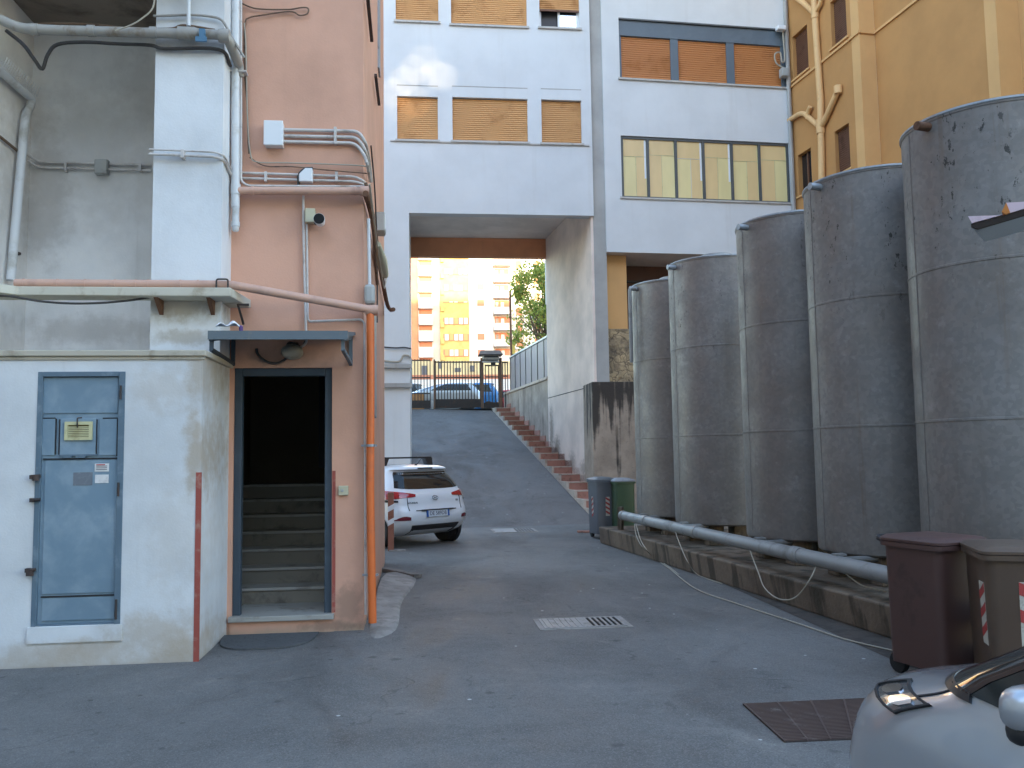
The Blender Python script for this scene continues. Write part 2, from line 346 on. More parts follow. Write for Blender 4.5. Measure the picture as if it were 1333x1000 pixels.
M['steel_pipe'] = worn('old_grey_pipe', (.36, .34, .31), (.22, .17, .12), 5, .6)
M['pink_pipe'] = worn('salmon_painted_pipe', (.60, .36, .27), (.45, .28, .22), 3, .55)
M['orange_pipe'] = worn('orange_pvc_pipe', (.72, .16, .035), (.50, .13, .05), 2.5, .42)
M['ochre_pipe'] = worn('ochre_painted_pipe', (.74, .45, .20), (.55, .33, .14), 2, .6)
M['cable_dk'] = plain('dark_cable', (.045, .04, .038), .6)
M['cable_tan'] = plain('tan_cable', (.38, .34, .27), .6)
M['cable_brown'] = worn('brown_cable', (.16, .10, .065), (.07, .05, .04), 9, .7)
M['rust'] = worn('rusty_iron', (.16, .075, .04), (.08, .045, .03), 9, .85)
M['iron_dk'] = worn('dark_iron_paint', (.045, .036, .034), (.10, .06, .045), 6, .6)
M['blue_door'] = worn('blue_grey_door_paint', (.17, .255, .325), (.29, .375, .44), 3.2, .5, t=(.40, .72), amt=.8, bmp=.05)
M['blue_door_dk'] = worn('blue_grey_dark_paint', (.11, .165, .215), (.19, .25, .30), 6, .55)
M['frame_dk'] = worn('slate_blue_frame_paint', (.042, .062, .085), (.07, .095, .12), 4, .5)
M['canopy'] = worn('canopy_grey_paint', (.12, .15, .17), (.25, .22, .18), 6, .6, t=(.6, .75))
M['beige'] = plain('beige_plastic', (.50, .47, .33), .5)
M['vent'] = worn('yellowed_plastic', (.60, .57, .33), (.45, .40, .22), 8, .5)
M['box_white'] = plain('white_plastic', (.72, .74, .76), .4)
M['box_grey'] = worn('grey_plastic', (.40, .40, .38), (.28, .27, .25), 6, .5)
M['black'] = plain('black_plastic', (.02, .02, .022), .4)
M['paper'] = worn('paper_label', (.70, .69, .68), (.55, .54, .54), 20, .7)
M['paper_dk'] = worn('sticker_remains', (.16, .18, .21), (.24, .26, .28), 30, .7)
M['ink'] = plain('printed_ink', (.08, .07, .09), .6)
M['inkred'] = plain('printed_red_ink', (.45, .05, .05), .6)
M['red_paint'] = worn('faded_red_paint', (.34, .075, .055), (.42, .22, .17), 9, .7)
M['marble'] = worn('grey_marble_slab', (.36, .35, .32), (.24, .22, .19), 5, .5)
M['step'] = worn('stair_stone', (.22, .20, .165), (.11, .10, .085), 4, .6)
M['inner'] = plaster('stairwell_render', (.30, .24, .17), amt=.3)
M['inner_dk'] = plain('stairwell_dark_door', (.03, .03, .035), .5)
M['mat'] = worn('rubber_doormat', (.085, .088, .09), (.05, .05, .052), 40, .9)
M['cloth'] = plain('white_cloth', (.75, .76, .80), .8)
M['cloth2'] = plain('purple_cloth', (.10, .05, .18), .8)
M['shelf'] = worn('cream_slab_paint', (.58, .54, .44), (.40, .34, .25), 4, .7)
M['lamp_glass'] = worn('dusty_lamp_glass', (.30, .28, .23), (.18, .15, .11), 8, .35)
M['galv'] = worn('galvanised_duct', (.33, .36, .39), (.24, .25, .26), 6, .45, metal=.3)
M['shut_tan'] = worn('tan_roller_slats', (.60, .315, .115), (.42, .20, .07), 1.6, .6, bmp=0)
M['shut_brown'] = worn('brown_roller_slats', (.50, .20, .06), (.40, .15, .045), 1.2, .55, bmp=0)
M['shut_dk'] = worn('dark_brown_shutter', (.15, .065, .035), (.10, .045, .028), 2, .6, bmp=0)
M['frame_blue'] = worn('slate_window_frame', (.10, .135, .17), (.13, .165, .20), 2, .45, bmp=0)
M['frame_grey'] = worn('dark_window_frame', (.075, .085, .09), (.11, .12, .12), 3, .45, bmp=0)
M['sill'] = worn('marble_sill', (.50, .48, .45), (.36, .33, .29), 3, .6)
M['glass_dk'] = plain('dark_glass', (.015, .018, .022), .06, 0, **{'IOR': 1.5})
M['alu'] = plain('aluminium', (.6, .61, .62), .35, .6)
def yglass(name, col):
    m, nt, b = new_mat(name); p = pos(nt)
    c = mix(nt, ramp(nt, noise(nt, mapping(nt, p, (1, 1, .3)), 1.5, 4), .3, .7), tuple(x * .86 for x in col), col)
    nt.links.new(c, b.inputs['Base Color']); b.inputs['Roughness'].default_value = .3; b.inputs['Coat Weight'].default_value = .25; b.inputs['Coat Roughness'].default_value = .05; return m
M['pane_y1'] = yglass('straw_reflection_pane', (.80, .68, .34)); M['pane_y2'] = yglass('ochre_reflection_pane', (.76, .56, .28))  # reflection of the ochre building put into the pane colours
M['bin_brown'] = worn('brown_bin_plastic', (.085, .042, .035), (.065, .035, .03), 3, .5, bmp=.04)
M['bin_brown2'] = worn('worn_brown_bin_plastic', (.095, .06, .04), (.13, .085, .055), 2, .55, bmp=.04)
M['bin_grey'] = worn('grey_bin_plastic', (.115, .125, .14), (.08, .085, .09), 3, .5)
M['bin_green'] = worn('green_bin_plastic', (.045, .085, .045), (.06, .08, .05), 3, .5)
M['rubber'] = plain('tyre_rubber', (.016, .016, .017), .8)
M['carwhite'] = plain('white_car_paint', (.74, .77, .80), .28, 0, **{'Coat Weight': .6, 'Coat Roughness': .04})
M['carsilver'] = plain('silver_car_paint', (.47, .49, .52), .30, .55, **{'Coat Weight': 1.0, 'Coat Roughness': .03})
M['carblue'] = plain('blue_car_paint', (.03, .14, .35), .25, 0, **{'Coat Weight': .6})
M['carred'] = plain('red_car_paint', (.5, .04, .04), .25, 0, **{'Coat Weight': .6})
M['cargrey'] = plain('dark_grey_car_paint', (.08, .085, .09), .25, 0, **{'Coat Weight': .6})
M['carglass'] = plain('tinted_car_glass', (.012, .016, .018), .06)
M['redlens'] = plain('red_tail_lens', (.38, .012, .02), .12, 0, **{'Coat Weight': 1.0})
M['whitelens'] = plain('clear_lens', (.62, .64, .66), .1, .3, **{'Coat Weight': 1.0})
M['chrome'] = plain('chrome', (.7, .7, .72), .15, 1.0)
M['plate_white'] = plain('number_plate_white', (.62, .66, .70), .4); M['plate_blue'] = plain('number_plate_blue', (.02, .10, .35), .4)
M['gapline'] = plain('panel_gap', (.02, .02, .022), .8)
SKY, SUN, EXPO = .15, 2.0, 3.72
# ================================================================== SETTING
g = MB(); g.quad((-300, -200, 0), (300, -200, 0), (300, 46, 0), (-300, 46, 0)); struct(g.build('yard', M['asphalt'], origin=(0, 0, 0)))
RZ = lambda a: .2494 * (a - 19.45)
prof = [(19.25, -.03), (19.6, .045), (20.2, .195)] + [(a, RZ(a)) for a in np.arange(21, 33.01, 1)] + [(33.3, 3.415)]
r = MB(tf)
for (a0, z0), (a1, z1) in zip(prof, prof[1:]): r.quad((1.9, a0, z0), (6.02, a0, z0), (6.02, a1, z1), (1.9, a1, z1))
struct(r.build('ramp', M['ramp'], origin=(0, 0, 0)))
s = MB()
for (y0, z0), (y1, z1) in (((33.2, 3.40), (46, 3.45)),): s.quad((-60, y0, z0), (60, y0, z0), (60, y1, z1), (-60, y1, z1))
s.quad((-60, 33.2, 0), (1, 33.2, 0), (1, 33.2, 3.4), (-60, 33.2, 3.4)); s.quad((8, 33.2, 0), (60, 33.2, 0), (60, 33.2, 3.4), (8, 33.2, 3.4))
struct(s.build('street', M['asphalt'], origin=(0, 0, 0)))
s = MB(); hp = [(46, 3.445), (70, 5.2), (110, 8.6), (149, 11.2), (260, 16), (700, 24)]
for (y0, z0), (y1, z1) in zip(hp, hp[1:]): s.quad((-300, y0, z0), (300, y0, z0), (300, y1, z1), (-300, y1, z1))
struct(s.build('hillside', M['earth'], origin=(0, 0, 0)))
# stepped pavement beside the ramp
pv = MB(tf); ns = MB(tf); sk = MB(tf)
nst = 17; a0 = 19.75; da = (33.0 - a0) / nst
for i in range(nst):
    a = a0 + i * da; z = RZ(a + da * .75) + .07
    pv.box(6.075, 6.62, a, a + da, z - .5, z)
    ns.box(6.075, 6.60, a - .012, a + .05, z - .022, z + .008)
    ns.box(6.00, 6.07, a - .012, a + da - .015, z - .6, z + .014)
    sk.box(6.60, 6.63, a, a + da, z + .001, z + .17)
struct(pv.build('stepped_pavement', M['terracotta'], origin=(0, 0, 0)))
struct(ns.build('pavement_kerb', M['nosing'], origin=(0, 0, 0), bevel=.006))
struct(sk.build('pavement_skirting', M['terracotta'], origin=(0, 0, 0)))
# gutter strip along the plinth
gs = MB()
k0, k1 = PZ(846, 717, 0), PZ(1180, 868, 0)
q0, q1 = tf(5.3, 15.6, 0), tf(5.3, 4.0, 0)
gs.quad((k0[0], k0[1], .004), (k1[0], k1[1], .004), (q1[0], q1[1], .004), (q0[0], q0[1], .004)); struct(gs.build('gutter_strip', M['gutter_strip'], origin=(0, 0, 0)))

# ================================================================== LEFT: ANNEX (low white block with the blue door)
YA = 7.40; ZL = 2.50
dx0, dx1, dz0, dz1 = rectY(45, 484, 160, 814, YA)
an = thing('annex', 'low white rendered annex with stained corner and blue metal door', 'annex', (-4.5, YA, 0))
w = MB(); w.wall(-9, -1.80, YA, 0, ZL, [(dx0, dx1, dz0, dz1)], .06)
w.quad((-1.80, YA, 0), (-1.80, 8.44, 0), (-1.80, 8.44, ZL), (-1.80, YA, ZL))
w.box(dx0 - .02, dx1 + .02, YA - .02, YA + .001, dz0 - .13, dz0 - .004)
w.build('wall', M['annex'], an)
lg = MB(); lg.box(-9, -1.765, YA - .035, 9.3, ZL, ZL + .05); lg.box(-9, -1.78, YA - .015, YA + .02, ZL - .03, ZL); lg.build('ledge', M['ledge'], an, bevel=.008)
# worn red corner strip
rs = MB(); zt = PY(262, 615, YA)[2]
rs.box(-1.838, -1.796, YA - .004, YA + .02, 0, zt); rs.build('corner_strip', M['red_paint'], an)
# blue door
dr = MB(); W = dx1 - dx0; Hh = dz1 - dz0
dr.box(dx0 + .03, dx1 - .03, YA + .025, YA + .05, dz0 + .012, dz1 - .03)
door = dr.build('door', M['blue_door'], an, bevel=.003)
fr = MB()
for b in ((dx0, dx0 + .04, dz0, dz1), (dx1 - .05, dx1, dz0, dz1)): fr.box(b[0], b[1], YA - .006, YA + .06, b[2], b[3])
fr.box(dx0 + .04, dx1 - .05, YA - .008, YA + .06, dz1 - .04, dz1); fr.box(dx0 + .04, dx1 - .05, YA + .0, YA + .06, dz0, dz0 + .012); fr.build('door_frame', M['blue_door_dk'], an, bevel=.003)
def dpx(px0, py0, px1, py1): return rectY(px0, py0, px1, py1, YA)
pn = MB()
for (a, b, c, d) in ((55, 491, 153, 538), (55, 599, 151, 773), (53, 778, 148, 808)):
    x0, x1, z0, z1 = dpx(a, b, c, d); pn.box(x0, x1, YA + .016, YA + .026, z0, z1)
for (a, b, c, d) in ((53, 545, 71, 593), (128, 545, 152, 593), (77, 545, 124, 593)):
    x0, x1, z0, z1 = dpx(a, b, c, d); pn.box(x0, x1, YA + .014, YA + .026, z0, z1)
pn.build('door_panel', M['blue_door'], door, bevel=.004)
for (a, b, c, d) in ((55, 489.6, 153, 491), (55, 596.3, 152, 598.2), (52, 775.5, 148, 777.3), (53, 543.6, 71, 545.2), (133, 543.6, 152, 545.2), (70.6, 545, 72, 592), (75.5, 546, 77, 592), (151, 545, 152.6, 594), (151.4, 598, 152.8, 770), (124.2, 546, 125.2, 592)):
    x0, x1, z0, z1 = dpx(a, b, c, d); MB().box(x0, x1, YA + .013, YA + .03, z0, z1).build('seam', M['gapline'], door)
x0, x1, z0, z1 = dpx(84, 549, 120, 573)
vt = MB(); vt.box(x0, x1, YA + .012, YA + .02, z0, z1); vt.box(x0, x0 + .025, YA - .004, YA + .014, z0, z1); vt.box(x1 - .025, x1, YA - .004, YA + .014, z0, z1); vt.box(x0 + .025, x1 - .025, YA - .004, YA + .014, z0, z0 + .014); vt.box(x0 + .025, x1 - .025, YA - .004, YA + .014, z1 - .026, z1)
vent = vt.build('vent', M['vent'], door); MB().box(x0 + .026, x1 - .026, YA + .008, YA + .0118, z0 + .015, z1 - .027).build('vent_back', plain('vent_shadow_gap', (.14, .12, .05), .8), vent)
sl = MB()
for i in range(7):
    z = z0 + .020 + i * (z1 - z0 - .05) / 7; sl.bar((x0 + .025, YA + .004, z), (x1 - .025, YA + .002, z), .010, .009)
sl.build('slat', M['vent'], vent)
ht = MB(); x, _, z = PY(102, 553, YA); ht.tube([(x - .005, YA + .0, z - .02), (x - .005, YA - .012, z), (x - .005, YA - .012, z + .055), (x + .03, YA - .01, z + .057)], .006, bend=.01); ht.build('latch', M['iron_dk'], door)
for (px, py0, py1) in ((158, 502, 520), (155, 628, 646), (152, 780, 806)):
    hn = MB(); x, _, za = PY(px, py0, YA); _, _, zb = PY(px, py1, YA); hn.tube([(x, YA - .014, zb), (x, YA - .014, za)], .009); hn.box(x - .012, x + .006, YA - .012, YA + .02, zb + .02, zb + .07); hn.build('hinge', M['iron_dk'], door)
hg = MB()
for px in (87, 105): x, _, z = PY(px, 595, YA); hg.box(x - .035, x + .035, YA - .004, YA + .02, z - .008, z + .008)
x0_, x1_, z_, _ = dpx(76, 592, 126, 593.5); hg.box(x0_, x1_, YA + .008, YA + .02, z_, z_ + .012); hg.build('flap_hinge', M['blue_door_dk'], door)
for (px, py) in ((46, 621), (46, 651), (40, 742)):
    lk = MB(); x, _, z = PY(px, py, YA)
    lk.tube([(x - .03, YA - .02, z), (x + .045, YA - .02, z + .004)], .014 if py != 621 else .018)
    lk.box(x - .028, x + .0, YA - .045, YA + .01, z - .016, z + .016)
    if py == 621: lk.tube([(x + .02, YA - .035, z + .018), (x + .02, YA - .035, z - .03)], .026, seg=12)
    if py == 742: lk.box(x - .02, x + .03, YA - .04, YA - .015, z - .045, z - .005)
    lk.build('bolt', M['iron_dk'], door, smooth=True)
for nm, (a, b, c, d), mt in (('label', (122.5, 603.5, 141, 614), 'paper'), ('label', (123, 618, 140.5, 629), 'paper'), ('sticker', (94.5, 615, 119.5, 632), 'paper_dk')):
    x0, x1, z0, z1 = dpx(a, b, c, d); lb = MB().box(x0, x1, YA + .0125, YA + .017, z0, z1).build(nm, M[mt], door)
    if mt == 'paper' and b < 610:
        ln = MB()
        for k in range(3): ln.box(x0 + .012, x1 - .014, YA + .0105, YA + .013, z0 + .014 + k * .014, z0 + .019 + k * .014)
        ln.build('print', M['ink'], lb)
        MB().box(x0 + .012, x1 - .03, YA + .0105, YA + .013, z1 - .014, z1 - .006).build('print', M['inkred'], lb)
# ---------------- upper storey behind the annex: recess, pilaster, left flank
YR = 9.2
up = thing('recessed_wall', 'grey stained upper wall in the shadowed recess left of the white pilaster', 'wall', (-3.5, YR, ZL + .05))
MB().quad((-4.02, YR, ZL + .05), (-1.9, YR, ZL + .05), (-1.9, YR, 8), (-4.02, YR, 8)).build('back_panel', M['recess'], up)
MB().box(-9, -4.0, 7.45, YR + .3, ZL + .052, 8).build('flank', M['recess'], up)
zs = PY(120, 34, YR)[2]
so = MB(); so.box(-4.0, -1.86, 7.9, YR, zs, zs + .3); so.box(-4.0, -1.86, 7.6, 7.9, zs - .0, zs + 1.4); so.build('soffit', M['soffit_shade_dirt'], up)
pl = thing('pilaster', 'tall white rendered pilaster above the annex ledge', 'pilaster', (-2.1, 8.03, ZL + .05))
MB().box(PY(198, 300, 8.03)[0], -1.80, 8.03, 8.7, ZL + .05, 12).build('shaft', M['pilaster'], pl)

# ================================================================== PINK BUILDING
YP = 8.44; XP = -.535
ox0, ox1, oz0, oz1 = rectY(303, 479, 432, 801, YP)
pk = thing('pink_building', 'tall salmon rendered building with open dark stairwell doorway', 'building', (-1.2, YP, 0))
w = MB(); w.wall(-1.80, XP, YP, 0, 14, [(ox0, ox1, oz0, oz1)], .30)
w.quad((XP, YP, 0), (XP, 13.55, 0), (XP, 13.55, 14), (XP, YP, 14)); w.quad((XP, 13.55, 0), (-9, 13.55, 0), (-9, 13.55, 14), (XP, 13.55, 14)); w.quad((-1.8, YP, 14), (XP, YP, 14), (XP, 13.55, 14), (-1.8, 13.55, 14))
w.quad((-9, 9.5, 14), (-1.8, 9.5, 14), (-1.8, 13.55, 14), (-9, 13.55, 14)); w.quad((-9, 13.55, 0), (-9, 9.5, 0), (-9, 9.5, 14), (-9, 13.55, 14)); w.quad((-9, 9.5, 8), (-1.8, 9.5, 8), (-1.8, 9.5, 14), (-9, 9.5, 14))
w.build('wall', M['pink'], pk)
lp = MB(); lp.box(ox0, ox1, YP - .006, YP + .0, oz1 + .0, oz1 + .1); lp.build('lintel', M['pink'], pk)
# frame
fr = MB(); t = .072
fr.box(ox0, ox0 + t, YP + .03, YP + .12, oz0, oz1); fr.box(ox1 - t, ox1, YP + .03, YP + .12, oz0, oz1); fr.box(ox0 + t, ox1 - t, YP + .03, YP + .12, oz1 - .075, oz1)
fr.build('door_frame', M['frame_dk'], pk, bevel=.006)
th = MB(); tx0, tx1, tz0, tz1 = rectY(297, 799, 434.5, 806, YP - .04); th.box(tx0, tx1, YP - .06, 9.098, oz0 - .045, oz0 + .005); th.build('threshold', M['marble'], pk, bevel=.006)
th = MB(); th.box(tx0 + .01, tx1, YP - .02, YP + .001, 0, oz0 - .045); th.build('sill_base', M['pink'], pk)
# stairwell
ix0, ix1 = ox0 - .75, ox1 + .02
sw = MB(); yb = 13.2
sw.quad((ix0, YP + .3, 0), (ix0, yb, 0), (ix0, yb, 4.2), (ix0, YP + .3, 4.2)); sw.quad((ix1, YP + .3, 0), (ix1, yb, 0), (ix1, yb, 4.2), (ix1, YP + .3, 4.2))
sw.quad((ix0, yb, 0), (ix1, yb, 0), (ix1, yb, 4.2), (ix0, yb, 4.2)); sw.quad((ix0, YP + .3, 4.2), (ix1, YP + .3, 4.2), (ix1, yb, 4.2), (ix0, yb, 4.2))
sw.quad((ix0, YP + .301, 0), (ox0, YP + .301, 0), (ox0, YP + .301, oz1), (ix0, YP + .301, oz1)); sw.quad((ix0, YP + .3, oz1), (ix1, YP + .3, oz1), (ix1, YP + .3, 4.2), (ix0, YP + .3, 4.2)); sw.build('stairwell', M['inner'], pk)
st = MB(); lip = MB(); ys = 9.1
for i in range(7):
    z0 = oz0 + i * .165
    st.box(ix0, ix1, ys + i * .29, 12.2, z0 - .2, z0 + .165 - .03); lip.box(ix0, ix1, ys + i * .29 - .02, ys + i * .29 + .30, z0 + .135, z0 + .165)
st.box(ix0, ix1, YP + .05, ys, oz0 - .3, oz0 - .046)
st.build('stair', M['step'], pk); lip.build('tread', M['marble'], pk, bevel=.005)
MB().box(ix1 - .62, ix1, 12.6, 12.7, oz0 + 1.32, 4.1).build('inner_door', M['inner_dk'], pk)
rp = MB(); x0, x1, z0, z1 = rectY(432.5, 613, 436, 797, YP); rp.box(x0, x1 + .005, YP - .004, YP + .01, z0, z1); rp.build('jamb_strip', M['red_paint'], pk)
# side face long louvres/ducts seen edge-on
sd = MB()
for (pt0, pt1, d) in (((483, -20), (496, -20), .05),):
    a = PX(487, -10, XP); b = PX(492, 92, XP); sd.box(XP, XP + .025, b[1] - .1, b[1] + .22, b[2], b[2] + 4)
sd.build('shutter_box', M['galv'], pk)
for (p0, p1) in (((478, -10), (484, 53)), ((489, 98), (493.5, 136))):
    aw = MB(); aw.bar(PX(*p0, XP + .04), PX(*p1, XP + .04), .035, .035); aw.build('sill_rail', M['iron_dk'], pk)

# ---------------- things fixed to the left complex
def pY(pts, Y): return [PY(px, py, Y) for px, py in pts]
# thin cream shelf on brackets
sh = thing('cream_shelf', 'long cream concrete shelf running under the salmon pipe above the annex', 'shelf', PY(200, 380, 7.80))
zt = PY(160, 373.5, 7.78)[2]; zb = PY(160, 385, 7.78)[2]; sx0 = PY(24, 380, 7.78)[0]; sx1 = PY(300, 380, 7.78)[0]
b = MB(); b.prism([(sx0 - .3, 7.47, zb), (sx0, 7.78, zb), (sx1, 7.78, zb), (sx1 + .06, 8.40, zb), (sx1 - .25, 8.40, zb), (sx1 - .25, 8.03, zb), (sx0 - .5, 8.03, zb), (-4.0, 7.8, zb), (-4.0, 7.47, zb)],
                  [(sx0 - .3, 7.47, zt), (sx0, 7.78, zt), (sx1, 7.78, zt), (sx1 + .06, 8.40, zt), (sx1 - .25, 8.40, zt), (sx1 - .25, 8.03, zt), (sx0 - .5, 8.03, zt), (-4.0, 7.8, zt), (-4.0, 7.47, zt)])
b.build('slab', M['shelf'], sh, bevel=.008)
for px in (205, 273):
    x = PY(px, 390, 7.9)[0]; MB().prism([(x - .018, 7.84, zb), (x - .018, 8.03, zb), (x - .018, 8.03, zb - .13)], [(x + .018, 7.84, zb), (x + .018, 8.03, zb), (x + .018, 8.03, zb - .13)]).build('bracket', M['rust'], sh)
MB().tube([(sx1 + .0, 8.36, zb - .16), (sx1 + .0, 8.10, zb - .02), (sx1 + .1, 8.10, zb - .02)], .012).build('bracket', M['iron_dk'], sh)
# salmon drain pipe lying on the shelf, then sloping to the orange downpipe
o = MB(); zc = zt + .042
pA = PY(20, 370, 7.87); pB = PY(300, 374, 7.87); pC = PY(486, 404, 8.36)
o.tube([(pA[0], 7.87, zc), (pB[0], 7.87, zc), (PY(316, 377, 7.95)[0], 7.97, zc), pC], .040, seg=14, bend=.12)
sp = o.build('drain_pipe', M['pink_pipe'], smooth=True); tag(sp, 'salmon painted drain pipe lying on the cream shelf and sloping down to the orange downpipe', 'pipe')
LOC[sp] = tuple(sp.location)
for px in (31, 75, 111, 150, 177, 193, 235, 258): x = PY(px, 371, 7.87)[0]; MB().lathe([(.043, -.008), (.043, .008)], (x, 7.87, zc), 14, 'x').build('joint', M['pink_pipe'], sp, smooth=True)
x = PY(484, 404, 8.36); MB().lathe([(.052, -.06), (.052, .06)], x, 14, 'x').build('joint', M['pink_pipe'], sp, smooth=True)
hp_ = MB(); x = PY(291, 370, 7.87)[0]; hp_.tube([(x - .05, 7.815, zt), (x - .05, 7.815, zc + .04), (x + .05, 7.815, zc + .04), (x + .05, 7.815, zt)], .008, bend=.02); hp_.build('clamp', M['iron_dk'], sp)
# sagging black cable below the shelf
cb = tube(spline([PY(-20, 385, 7.7), PY(15, 386, 7.72), PY(50, 392, 7.78), PY(90, 395, 7.8), PY(130, 394.5, 7.82), PY(170, 391, 7.85), PY(196, 387, 7.9)], 5), .010, seg=6).build('cable', M['cable_dk'], smooth=True); tag(cb, 'black cable sagging below the cream shelf', 'cable')
# big grey horizontal pipe under the soffit
Yb = 7.93
bp = MB(); bp.tube(pY([(-30, 12), (26, 37), (60, 39), (200, 43), (284, 45), (296, 50)], Yb) + [PY(306, 72, 8.1), PY(311, 84, 8.33), PY(312, 100, 8.36)], .045, seg=14, bend=.08)
bp = bp.build('waste_pipe', M['steel_pipe'], smooth=True); tag(bp, 'thick grey waste pipe running level under the soffit to the pilaster corner', 'pipe'); LOC[bp] = tuple(bp.location)
for px in (45, 119, 200): MB().lathe([(.053, -.03), (.053, .03)], PY(px, 38.5 + (px - 45) * .026, Yb), 14, 'x').build('joint', M['steel_pipe'], bp, smooth=True)
MB().lathe([(.062, -.10), (.062, .04), (.05, .08)], PY(247, 44, Yb), 14, 'x').build('joint', M['steel_pipe'], bp, smooth=True); MB().lathe([(.06, -.05), (.07, 0), (.06, .05)], PY(292, 47, Yb), 14, 'x').build('joint', M['steel_pipe'], bp, smooth=True)
vl = MB(); p = PY(263, 46, Yb - .05); vl.box(p[0] - .02, p[0] + .03, p[1] - .03, p[1] + .02, p[2] - .03, p[2] + .05); vl.box(p[0] - .05, p[0] + .05, p[1] - .04, p[1] - .02, p[2] - .075, p[2] - .03); vl.build('valve', plain('blue_valve_handle', (.06, .16, .26), .5), bp)
# cable bundle under it
for lab, dy, dz, r_ in (('dark cable bundle looping below the thick grey waste pipe', 0, 0, .017), ('brown cable running just above the thick grey waste pipe', -26, 0, .011)):
    pts = [(8, 40), (30, 58), (45, 78), (55, 90), (62, 72), (75, 58), (110, 55), (150, 57), (196, 59)] if dy == 0 else [(20, 34), (60, 31), (120, 32), (160, 36), (200, 37.5)]
    Yc = 8.2
    P = [PY(px, py, Yc if px < 190 else 8.0) for px, py in pts]
    if dy == 0: P += [PY(215, 63.5, 7.99), PY(285, 64.5, 7.99), PY(300, 86, 8.2)]
    else: P += [PY(225, 37, 7.96), PY(240, 33, 7.96), PY(280, 39, 7.96)]
    c = tube(spline(P, 5), r_, seg=8).build('cable', M['cable_dk'] if dy == 0 else M['cable_brown'], smooth=True); tag(c, lab, 'cable')
c = tube(spline(pY([(150, 40), (170, 33), (185, 24), (199, 10), (202, -15)], 7.85), 5), .008, seg=6).build('cable', M['cable_tan'], smooth=True); tag(c, 'thin pale cable hanging diagonally across the soffit beside the pilaster top', 'cable')
c = tube(pY([(200, 21), (245, 19.5), (265, 20), (288, 24), (296, 37), (300, 46), (318, 75)], 7.99), .012, seg=8, bend=.08).build('conduit', M['steel_pipe'], smooth=True); tag(c, 'thin grey conduit crossing the pilaster above the waste pipe valve', 'conduit')
c = tube(pY([(245.5, -20), (245.5, 34)], 7.95), .018, seg=10).build('riser_pipe', M['pvc_white'], smooth=True); tag(c, 'short white riser pipe meeting the waste pipe on the pilaster', 'pipe')
# upright white pipes at the pilaster's edge
vp = MB(); vp.tube([PY(306.5, -30, 8.33), PY(306.5, 4, 8.33), PY(306.5, 270, 8.33)], .040, seg=14)
vp = vp.build('downpipe', M['pvc_white'], smooth=True); tag(vp, 'thick white upright pipe beside the pilaster with a capped lower end', 'pipe'); LOC[vp] = tuple(vp.location)
ec = MB(); p = PY(306.8, 285, 8.33); ec.lathe([(.02, -.125), (.032, -.11), (.034, -.08), (.04, -.075), (.04, -.03), (.034, -.03), (.034, .12)], p, 14); ec.lathe([(.047, -.04), (.047, .06)], PY(306.8, 248, 8.33), 14); ec.build('end_cap', M['pvc_white'], vp, smooth=True)
c = tube([PY(313.7, -30, 8.36), PY(313.7, 236, 8.36), PY(322, 242, 8.36), PY(476, 243, 8.36)], .012, seg=8, bend=.1).build('conduit', M['conduit'], smooth=True); tag(c, 'slim pale conduit rising beside the thick white upright pipe and turning along the salmon pipe', 'conduit')
cp = MB(); p = PY(308, 92, 8.3); cp.box(p[0] - .07, p[0] + .09, p[1] - .0, p[1] + .1, p[2] - .008, p[2] + .008); cp.build('pipe_clamp', M['conduit'], vp)
# left gutter and downpipe with bird spikes
XL = -3.93
gp = MB(); gp.tube([PX(-40, 62, XL + .03), PX(0, 92, XL), PX(41, 128, XL), PX(40, 138, XL), PX(33, 150, XL), PX(24, 250, XL), PX(14, 365, XL)], .042, seg=14, bend=.08)
gp = gp.build('gutter_pipe', M['pvc_white'], smooth=True); tag(gp, 'white gutter and downpipe with bird spikes at the left edge', 'pipe'); LOC[gp] = tuple(gp.location)
sk_ = MB()
for i in range(16):
    t = i / 15; p = PX(4 + 44 * t, 88 + 38 * t, XL); 
    for dx_ in (-.035, .035): sk_.tube([p, (p[0] + dx_, p[1], p[2] + .10)], .0035, seg=4)
sk_.build('bird_spike', M['alu'], gp)
ck = MB(); p = PX(20, 330, XL); ck.lathe([(.05, -.01), (.05, .01)], p, 12); ck.build('pipe_clamp', M['iron_dk'], gp)
c = tube([PX(-40, 152, -3.97), PX(0, 178, -3.97), PX(27, 200, -3.97)], .014, seg=8).build('conduit', M['cable_brown'], smooth=True); tag(c, 'brown conduit sloping along the flank behind the white downpipe', 'conduit')
# twin conduits in the recess with junction box
for i, (dy, lab) in enumerate(((-3, 'upper of the two thin conduits crossing the grey recessed wall'), (4, 'lower of the two thin conduits crossing the grey recessed wall'))):
    c = tube([PX(33, 203 + dy, -3.97), PY(50, 214 + dy, YR - .03), PY(196, 218 + dy, YR - .03)], .0125, seg=8, bend=.06).build('conduit', M['conduit'], smooth=True); tag(c, lab, 'conduit', 'twin conduits in the recess'); LOC[c] = tuple(c.location)
    if i == 0:
        cm_ = MB()
        for px in (86, 183): p = PY(px, 217, YR - .03); cm_.box(p[0] - .012, p[0] + .012, p[1] - .025, p[1] + .03, p[2] - .055, p[2] + .03)
        cm_.build('pipe_clamp', M['conduit'], c)
x0, x1, z0, z1 = rectY(122.5, 207, 139.5, 226, YR - .08)
jb = thing('junction_box', 'small square grey junction box on the grey recessed wall', 'junction box', ((x0 + x1) / 2, YR, z0)); MB().box(x0, x1, YR - .08, YR, z0, z1).build('housing', M['box_grey'], jb, bevel=.008); MB().box(x0 + .006, x1 - .006, YR - .088, YR - .0805, z0 + .006, z1 - .006).build('lid', M['box_grey'], jb, bevel=.004)
